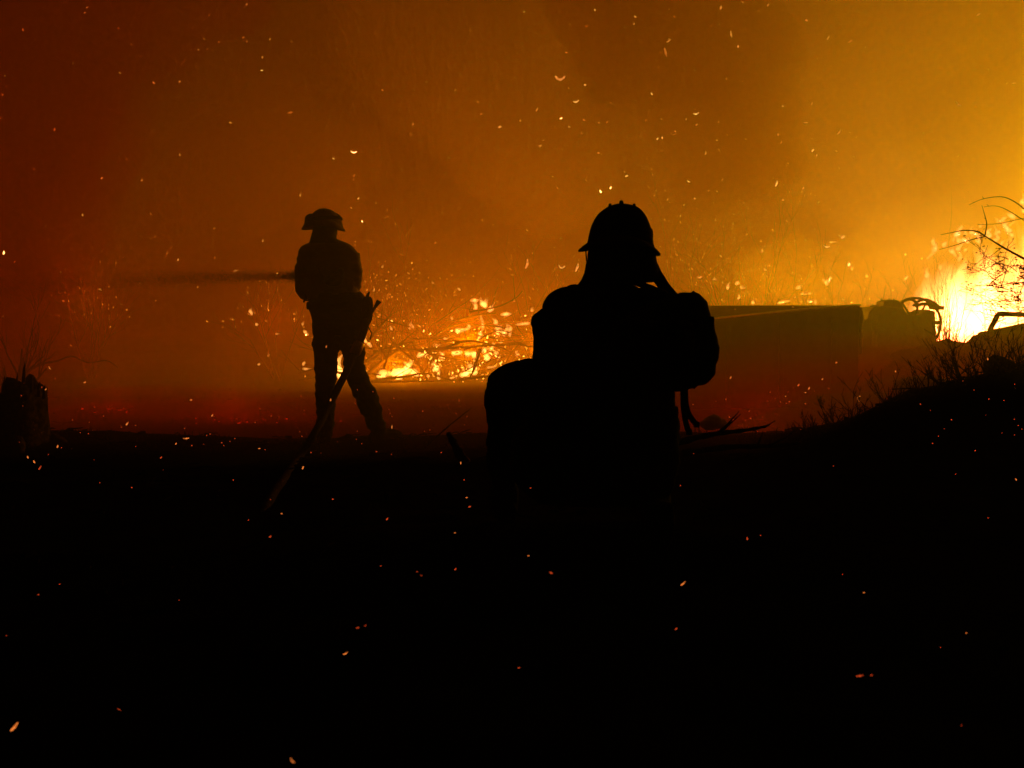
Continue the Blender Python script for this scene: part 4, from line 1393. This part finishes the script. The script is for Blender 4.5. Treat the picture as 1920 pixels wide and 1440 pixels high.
# x, y, length px, angle, bend, heat
EMB = [
    (1050, 146, 28, -.05, .75, 'm'), (1080, 190, 17, .2, .5, 'm'), (1253, 76, 12, 1.0, .8, 'd'), (1248, 98, 24, -1.3, 0, 'd'), (1371, 64, 18, -1.35, .1, 'd'), (1384, 87, 7, 1.5, 0, 'm'), (1305, 213, 16, .2, .4, 'm'),
    (1222, 176, 8, -1, .1, 'm'), (1573, 248, 18, .9, .3, 'd'), (1456, 344, 17, 1.35, .2, 'm'), (1291, 340, 11, -.5, .3, 'm'), (1145, 352, 8, 1.2, 0, 'h'), (1126, 359, 9, -1.2, 0, 'h'), (1233, 260, 7, .8, 0, 'm'),
    (663, 285, 16, -.1, .5, 'h'), (491, 132, 7, 0, 0, 'm'), (544, 211, 15, .2, 0, 'd'), (937, 238, 10, .3, 0, 'm'), (1013, 273, 11, .2, 0, 'd'), (1067, 238, 4, 0, 0, 'm'), (1052, 222, 7, .3, 0, 'h'), (842, 296, 5, .2, 0, 'm'),
    (334, 487, 6, 1, 0, 'm'), (266, 338, 6, .2, 0, 'm'), (191, 334, 7, .5, 0, 'm'), (102, 243, 9, 1.4, .3, 'd'), (43, 56, 8, -1.2, 0, 'd'), (372, 93, 4, 0, 0, 'm'), (337, 153, 6, .8, 0, 'm'), (222, 53, 6, -.4, 0, 'd'), (159, 24, 4, .5, 0, 'm'), (163, 14, 4, .5, 0, 'm'),
    (983, 22, 5, .5, 0, 'm'), (1100, 49, 9, .1, .3, 'd'), (1191, 31, 8, -.6, .1, 'd'), (1264, 31, 7, .1, 0, 'd'), (1352, 14, 10, 1.5, 0, 'd'), (1835, 27, 13, .6, 0, 'm'), (1901, 156, 11, .2, 0, 'm'), (1797, 195, 18, -.8, .4, 'd'), (1827, 131, 4, 0, 0, 'm'), (1405, 32, 4, 0, 0, 'm'),
    (1553, 71, 11, 1, 0, 'd'), (1594, 78, 13, .4, 0, 'd'), (1524, 282, 9, .9, 0, 'm'), (1797, 292, 11, 1.1, .1, 'd'), (1511, 230, 13, 0, 0, 'd'), (1323, 287, 11, 1.4, .4, 'd'), (1468, 199, 5, 0, 0, 'm'), (1007, 205, 11, 1, 0, 'd'), (1097, 159, 7, -.1, .3, 'm'), (1277, 177, 5, 0, 0, 'm'),
    (1053, 500, 18, -.2, .9, 'm'), (988, 495, 26, 1.4, .2, 'm'), (1082, 502, 24, 1.25, .1, 'm'), (672, 372, 6, .8, 0, 'm'), (679, 415, 6, -1.2, 0, 'h'), (563, 366, 7, 1.5, 0, 'd'), (1175, 330, 8, .2, 0, 'm'), (1122, 287, 6, -.2, 0, 'm'), (717, 169, 7, 0, 0, 'd'), (432, 230, 8, -.3, 0, 'd'),
    (547, 78, 4, 0, 0, 'd'), (463, 77, 4, 0, 0, 'd'), (0, 222, 8, .3, 0, 'd'), (64, 317, 6, 0, 0, 'd'), (7, 474, 10, 1.5, .2, 'h'), (1468, 375, 7, 0, 0, 'm'), (1550, 462, 18, -.1, .4, 'm'), (1592, 496, 10, 1.3, 0, 'h'), (1555, 525, 14, 1.3, 0, 'h'), (1580, 445, 10, .5, 0, 'm'), (1510, 552, 13, .2, 0, 'm'),
    (1497, 540, 9, .3, .4, 'm'), (1384, 532, 7, .9, 0, 'm'), (1365, 535, 9, 1.3, 0, 'm'), (1520, 566, 9, .1, 0, 'h'), (1697, 476, 6, 1, 0, 'm'), (1700, 520, 9, 1.2, 0, 'm'), (1312, 520, 10, .1, .4, 'm'),
    (612, 650, 7, 1.5, 0, 'n'), (620, 750, 8, 1.5, 0, 'n'), (735, 800, 11, 1.5, 0, 'n'), (568, 877, 9, 1.2, 0, 'n'), (864, 868, 7, 1.5, 0, 'n'), (486, 841, 6, 0, 0, 'n'), (238, 795, 9, .9, 0, 'n'), (349, 822, 17, .06, .1, 'n'), (330, 832, 6, 1, 0, 'n'),
    (93, 690, 11, -.9, .1, 'n'), (159, 717, 7, .3, 0, 'n'), (86, 730, 6, .8, 0, 'n'), (108, 837, 9, 1.3, 0, 'n'), (52, 857, 8, -1.3, 0, 'n'), (64, 866, 9, -1, 0, 'n'), (75, 877, 14, .9, 0, 'r'), (358, 750, 7, .1, 0, 'n'), (398, 779, 7, 1, 0, 'n'),
    (1370, 708, 8, 1.2, 0, 'n'), (1542, 711, 6, .9, 0, 'n'), (1609, 749, 13, -1.1, .2, 'n'), (1612, 743, 5, 0, 0, 'n'), (1497, 722, 8, 1, .2, 'n'), (1517, 728, 8, 1.2, 0, 'n'), (1510, 736, 5, 0, 0, 'n'), (1568, 680, 6, .5, 0, 'n'), (1473, 743, 4, 0, 0, 'n'), (1679, 696, 7, -1.3, 0, 'n'), (1852, 673, 8, -1.3, 0, 'n'), (1510, 757, 5, 0, 0, 'r'),
    (875, 933, 6, .2, 0, 'n'), (881, 950, 8, .3, 0, 'r'), (853, 999, 5, 0, 0, 'n'), (991, 1042, 6, 0, 0, 'n'), (1033, 1074, 10, -.4, 0, 'r'), (854, 1067, 7, .8, .3, 'r'), (782, 1072, 5, 0, 0, 'r'), (790, 1079, 5, 0, 0, 'r'), (726, 973, 8, .9, 0, 'r'), (528, 963, 6, 0, 0, 'n'), (507, 1006, 8, .6, 0, 'r'),
    (466, 975, 4, 0, 0, 'r'), (624, 936, 6, .1, 0, 'r'), (995, 915, 5, 0, 0, 'r'), (1281, 1094, 17, .75, .1, 'n'), (1268, 1179, 8, .6, 0, 'r'), (1401, 1010, 9, -1.4, 0, 'r'), (1426, 1004, 4, 0, 0, 'r'), (1620, 1111, 6, 0, 0, 'n'), (1580, 1077, 4, 0, 0, 'r'), (1812, 1187, 6, 0, 0, 'n'), (1612, 1267, 22, .08, .05, 'r'),
    (1634, 1266, 7, .1, 0, 'r'), (973, 1252, 7, .1, 0, 'r'), (648, 1225, 16, .5, .2, 'n'), (685, 1173, 6, .6, 0, 'r'), (671, 1177, 8, .2, 0, 'r'), (27, 1363, 32, .85, .1, 'n'), (223, 1330, 11, -.4, 0, 'r'), (548, 1426, 18, -.9, .3, 'n'), (1905, 899, 7, -.9, 0, 'n'), (1853, 971, 4, 0, 0, 'r'),
    (1803, 1360, 4, 0, 0, 'r'), (336, 1125, 4, 0, 0, 'r'), (112, 1095, 4, 0, 0, 'r'), (72, 1115, 6, 0, 0, 'r'), (247, 914, 5, 0, 0, 'r'), (302, 858, 7, .6, 0, 'r'), (1763, 1214, 4, 0, 0, 'r'), (714, 1061, 4, 0, 0, 'r'), (12, 1192, 4, 0, 0, 'r'), (903, 1082, 22, 1.1, .2, 'x'),
]
SPECIAL = {
    (1050, 146): 'large hook-shaped ember high in the smoke left of the kneeling firefighter\'s helmet',
    (1080, 190): 'curled ember just below the large hook-shaped one in the smoke',
    (663, 285): 'bright arched ember above the standing firefighter\'s helmet',
    (1053, 500): 'crescent ember beside the kneeling firefighter\'s neck shroud',
    (27, 1363): 'largest orange ember in the bottom left corner of the dark ground',
    (548, 1426): 'orange ember at the bottom edge of the dark foreground',
    (648, 1225): 'orange ember low over the black foreground, with a red tail',
    (1281, 1094): 'slanting orange ember over the black ground below the pack',
    (1612, 1267): 'long flat red ember over the black ground at lower right',
    (612, 650): 'pale ember in front of the standing firefighter\'s left thigh',
    (620, 750): 'pale ember in front of the hose by the standing firefighter\'s knee',
    (1370, 708): 'bright ember in front of the steel tank beside the pack',
    (1305, 213): 'bent ember high above the kneeling firefighter\'s right side',
    (1248, 98): 'long thin straight ember near the top above the helmet',
    (7, 474): 'bright ember at the left edge in the red smoke',
}


def ember_depth(px, py, rng):
    g = ground_hit(px, min(py, 1500)) if py > 610 else None
    if py > 850:
        return max(1.2, (g.y) * rng.uniform(.55, .9))
    if py > 610:
        return min(rng.uniform(6.0, 7.8), g.y * .95) if not 1300 < px < 1700 else rng.uniform(7, 10)
    return rng.uniform(7.0, 17.0)


def embers():
    rng = random.Random(77)
    mats = {'h': 'ember_hot', 'm': 'ember_mid', 'd': 'ember_dim', 'n': 'ember_near', 'r': 'ember_red', 'x': 'ember_red'}
    for x, y, L, a, bend, heat in EMB:
        if heat == 'x':
            continue
        D = ember_depth(x, y, rng)
        if (x, y) in ((612, 650), (620, 750)):
            D = 7.7
        c = at(x, y, D)
        size = max(L, 4) * .66 * D / F
        mb = MB()
        ember_mesh(mb, c, size, a, bend, rng, .2 if L > 10 else .42)
        o = mb.build('ember', mats[heat], origin=c)
        if (x, y) in SPECIAL:
            tag(o, SPECIAL[(x, y)], 'ember', 'embers flying on the wind')
        else:
            tag(o, ember_label(x, y, L, bend, heat), 'ember', 'embers flying on the wind')


def ember_label(x, y, L, bend, heat):
    look = {'h': 'bright', 'm': 'pale', 'd': 'dim', 'n': 'orange', 'r': 'faint red'}[heat]
    shape = 'curled ember' if bend >= .3 else 'long ember' if L >= 12 else 'ember' if L >= 7 else 'dot-sized ember'
    if y > 850:
        row = 'just below the crest' if y < 960 else 'half way down the black foreground' if y < 1150 else 'near the bottom of the black foreground'
        side = 'far left' if x < 400 else 'left' if x < 960 else 'right' if x < 1500 else 'far right'
        return f'{look} {shape} {row}, {side}'
    if y > 610:
        where = 'over the ground left of the standing firefighter' if x < 560 else 'beside the standing firefighter\'s legs' if x < 900 else 'in front of the steel tank' if x < 1640 else 'over the slope at the right'
        return f'{look} {shape} {where}'
    if y > 400:
        where = 'in the red smoke left of the standing firefighter' if x < 560 else 'between the two firefighters\' heads' if x < 1110 else 'in the yellow haze above the steel tank' if x < 1650 else 'beside the blaze'
        return f'{look} {shape} {where}'
    row = 'at the very top of the smoke' if y < 110 else 'high in the smoke' if y < 260 else 'in the smoke at helmet height'
    side = 'at far left' if x < 400 else 'above the standing firefighter' if x < 860 else 'between the firefighters' if x < 1110 else 'above the kneeling firefighter' if x < 1360 else 'right of the kneeling firefighter' if x < 1650 else 'above the blaze'
    return f'{look} {shape} {row}, {side}'


embers()


def sparks():
    """the fine dust of sparks between the embers"""
    rng = random.Random(99)
    a, b_, r = MB(), MB(), MB()
    for i in range(430):
        px = rng.uniform(-300, 2200)
        if i % 3 == 0:
            px = rng.gauss(1330, 230)
        py = rng.uniform(-200, 600) if i % 3 else rng.gauss(330, 150)
        D = rng.uniform(8, 21)
        s = rng.uniform(1.0, 2.6) * D / F
        mb = rng.choices((a, b_), (1, 5))[0]
        ember_mesh(mb, at(px, py, D), s * rng.uniform(1, 2.2), rng.uniform(0, 6.28), rng.uniform(0, .6), rng, .45)
    for i in range(190):
        px, py = rng.uniform(-100, 2000), rng.gauss(790, 50)
        if py < 650:
            continue
        D = ember_depth(px, py, rng)
        ember_mesh(r, at(px, py, D), rng.uniform(1.2, 2.6) * D / F, rng.uniform(0, 6.28), 0, rng, .6)
    for mb, m, lb in ((a, 'ember_mid', 'fine bright sparks scattered through the smoke'), (b_, 'ember_dim', 'fine dim sparks scattered through the smoke'), (r, 'ember_red', 'fine red sparks low over the dark ground')):
        tag(mb.build('sparks', m), lb, kind='stuff')


sparks()


# ------------------------------------------------------------------ smoke-filled air
def smoke_air(name, density):
    m, t = nodes_of(name)
    t.nodes.remove(t.nodes['Principled BSDF'])
    v = t.nodes.new('ShaderNodeVolumePrincipled')
    v.inputs['Color'].default_value = (*SMOKE_COLOR, 1)
    v.inputs['Absorption Color'].default_value = (*SMOKE_ABSORB, 1)
    v.inputs['Density'].default_value = density
    v.inputs['Anisotropy'].default_value = SMOKE_G
    t.links.new(v.outputs[0], t.nodes['Material Output'].inputs['Volume'])
    return m


def haze():
    o = MB().box((0, 40, 15.0), (300, 190, 35.0)).build('haze', smoke_air('thin_smoky_air', HAZE_DENSITY), smooth=False)
    tag(o, 'thin smoky air all round', kind='stuff')


def smoke_bank():
    """the smoke lying over the fire ground: a closed bank whose front billows between the two men"""
    xs = [-110, -80, -60, -40, -30] + [-22 + 1.0 * i for i in range(45)] + [30, 40, 60, 80, 110]
    zs = [-1.2, -.4, 0, .25, .4, .55, .7, .85, 1.0, 1.2, 1.6, 2, 3, 4, 5.5, 7, 9, 12, 16, 21, 27]
    fr = lambda x, z: (x, 5.0 + 2.1 * (1 - sstep(.25, 1.15, z)) + 0.5 * noise.noise((x * .35, 1, z * .35)) + .5 * noise.noise((x * .9, 4, z * .9)) + .12 * z, z)
    v = [fr(x, z) for z in zs for x in xs]
    nx, nz = len(xs), len(zs)
    n0 = len(v)
    v += [(x, 100.0, z) for z in zs for x in xs]
    f = []
    for j in range(nz - 1):
        for i in range(nx - 1):
            a = j * nx + i
            f.append((a, a + 1, a + nx + 1, a + nx))
            f.append((n0 + a + nx, n0 + a + nx + 1, n0 + a + 1, n0 + a))
    for i in range(nx - 1):
        f.append((i, n0 + i, n0 + i + 1, i + 1))
        a = (nz - 1) * nx + i
        f.append((a + 1, n0 + a + 1, n0 + a, a))
    for j in range(nz - 1):
        a = j * nx
        f.append((a, a + nx, n0 + a + nx, n0 + a))
        a = j * nx + nx - 1
        f.append((a, n0 + a, n0 + a + nx, a + nx))
    mb = MB()
    mb.v, mb.f = [Vector(p) for p in v], f
    tag(mb.build('smoke', smoke_air('fire_smoke', SMOKE_DENSITY), smooth=False), 'thick orange smoke lit by the fire', kind='stuff')


haze()
smoke_bank()


def smoke_plume(name, blobs, label, density, color, absorb, seed, voxel=.28):
    """a rolling puff of thicker smoke, one closed body of uneven outline"""
    rng = random.Random(seed)
    mb = MB()
    for px, py, D, r in blobs:
        c = at(px, py, D)
        mb.ball(c, (r, r * rng.uniform(.8, 1.1), r * rng.uniform(.8, 1.1)), 14, 9)
        for k in range(5):
            d = Vector((rng.gauss(0, 1), rng.gauss(0, 1), rng.gauss(0, 1))).normalized()
            rr = r * rng.uniform(.35, .6)
            mb.ball(c + d * r * .85, rr, 12, 8)
    m, t = nodes_of(name + '_gas')
    t.nodes.remove(t.nodes['Principled BSDF'])
    v = t.nodes.new('ShaderNodeVolumePrincipled')
    v.inputs['Color'].default_value = (*color, 1)
    v.inputs['Absorption Color'].default_value = (*absorb, 1)
    v.inputs['Density'].default_value = density
    v.inputs['Anisotropy'].default_value = SMOKE_G
    t.links.new(v.outputs[0], t.nodes['Material Output'].inputs['Volume'])
    o = fused(mb, name, m, None, voxel, 3, .22, 1.1)
    tag(o, label, kind='stuff')


DARK = ((1150, 20, 13, .8), (1240, 80, 13.3, .95), (1200, -60, 13, 1.2), (1320, 170, 13.6, .85), (1390, 250, 14, .8), (1280, 10, 13.2, 1.0), (1410, 150, 13.8, .7), (1340, 320, 14.2, .6), (1220, -200, 13, 1.5), (1440, 330, 14.2, .5))
smoke_plume('smoke_plume', DARK, 'darker brown smoke rolling up above the kneeling firefighter', .85, (.12, .12, .12), (.55, .3, 0), 1)
PALE = ((1700, 470, 20.3, .8), (1640, 500, 20.0, .7), (1570, 520, 19.8, .8), (1500, 540, 19.9, .7), (1440, 520, 20.2, .7), (1760, 430, 20.5, .7))
smoke_plume('smoke_plume', PALE, 'bright yellow smoke billowing low beside the blaze', .05, (.95, .95, .95), (1, 1, .5), 2)
for i, (bl, lb, dn) in enumerate((
        (((860, 150, 19, 1.5), (960, 230, 19.5, 1.4), (1040, 330, 20, 1.2), (780, 60, 19, 1.5), (1010, 60, 19, 1.3)), 'pale smoke drifting between the two firefighters, high up', .055),
        (((1560, 180, 20, 1.2), (1640, 80, 20, 1.4), (1500, 300, 20, 1.0), (1740, 0, 20, 1.5), (1620, 330, 20.5, 1.1)), 'yellowish smoke rising left of and above the blaze', .03),
        (((300, 330, 18, 1.4), (430, 250, 18, 1.3), (560, 300, 18.5, 1.2), (200, 430, 18, 1.2)), 'faint red smoke drifting behind the water jet', .045))):
    smoke_plume('smoke_plume', bl, lb, dn, (.9, .9, .9), (1, .4, .1), 10 + i, .3)


def reddening_smoke(drop, label):
    """a knee-high smoke layer added behind the crest to redden the view; it swallows green and lets red through"""
    xs = [-40, -25] + [-16 + .8 * i for i in range(36)] + [22, 34]
    ys = [8.9 + .5 * i for i in range(10)]
    top = lambda x, y: max(-.5, .36 + .56 * sstep(.9, 2.4, x) - drop + .16 * noise.noise((x * .8, y * .8, 3 + drop * 9)) + .08 * noise.noise((x * 2.1, y * 2.1, 8)) - .35 * (1 - sstep(8.9, 9.6, y)) - .05 * (y - 9))
    nx, ny = len(xs), len(ys)
    v = [(x, y, top(x, y)) for y in ys for x in xs] + [(x, y, -.9) for y in ys for x in xs]
    n0 = nx * ny
    f = []
    for j in range(ny - 1):
        for i in range(nx - 1):
            a = j * nx + i
            f += [(a, a + 1, a + nx + 1, a + nx), (n0 + a + nx, n0 + a + nx + 1, n0 + a + 1, n0 + a)]
    for i in range(nx - 1):
        f += [(n0 + i, n0 + i + 1, i + 1, i)]
        a = (ny - 1) * nx + i
        f += [(a, a + 1, n0 + a + 1, n0 + a)]
    for j in range(ny - 1):
        a = j * nx
        f += [(n0 + a, a, a + nx, n0 + a + nx)]
        a += nx - 1
        f += [(a, n0 + a, n0 + a + nx, a + nx)]
    m, t = nodes_of('reddening_smoke_gas')
    t.nodes.remove(t.nodes['Principled BSDF'])
    p = t.nodes.new('ShaderNodeVolumePrincipled')
    p.inputs['Color'].default_value = (.06, .05, .04, 1)
    p.inputs['Absorption Color'].default_value = (.93, 0, 0, 1)  # red tint of the added layer, reddens whatever lies behind it
    p.inputs['Density'].default_value = .15
    t.links.new(p.outputs[0], t.nodes['Material Output'].inputs['Volume'])
    mb = MB()
    mb.v, mb.f = [Vector(q) for q in v], f
    tag(mb.build('smoke', m, smooth=False), label, kind='stuff')


for drop, lb in ((0.0, 'thin added smoke reddening the view along the ground behind the crest'), (.13, 'added reddening smoke low along the ground under the thin layer'), (.26, 'dense added reddening smoke hugging the ground behind the crest')):
    reddening_smoke(drop, lb)


LEFT_FILTER = ((-120, 40, 10, 1.3), (-60, 260, 10, 1.2), (-130, 480, 10, 1.3), (-90, 650, 10.4, 1.0), (120, 90, 10.5, .8), (60, 420, 10.5, .7), (250, 20, 10.8, .7), (30, -120, 10, 1.2), (150, 250, 10.8, .6), (330, -80, 11, .8))  # puffs added to filter the glow darker and redder at the left
smoke_plume('smoke_plume', LEFT_FILTER, 'added smoke filter darkening and reddening the left edge', .42, (.05, .05, .05), (.88, 0, 0), 21, .2)
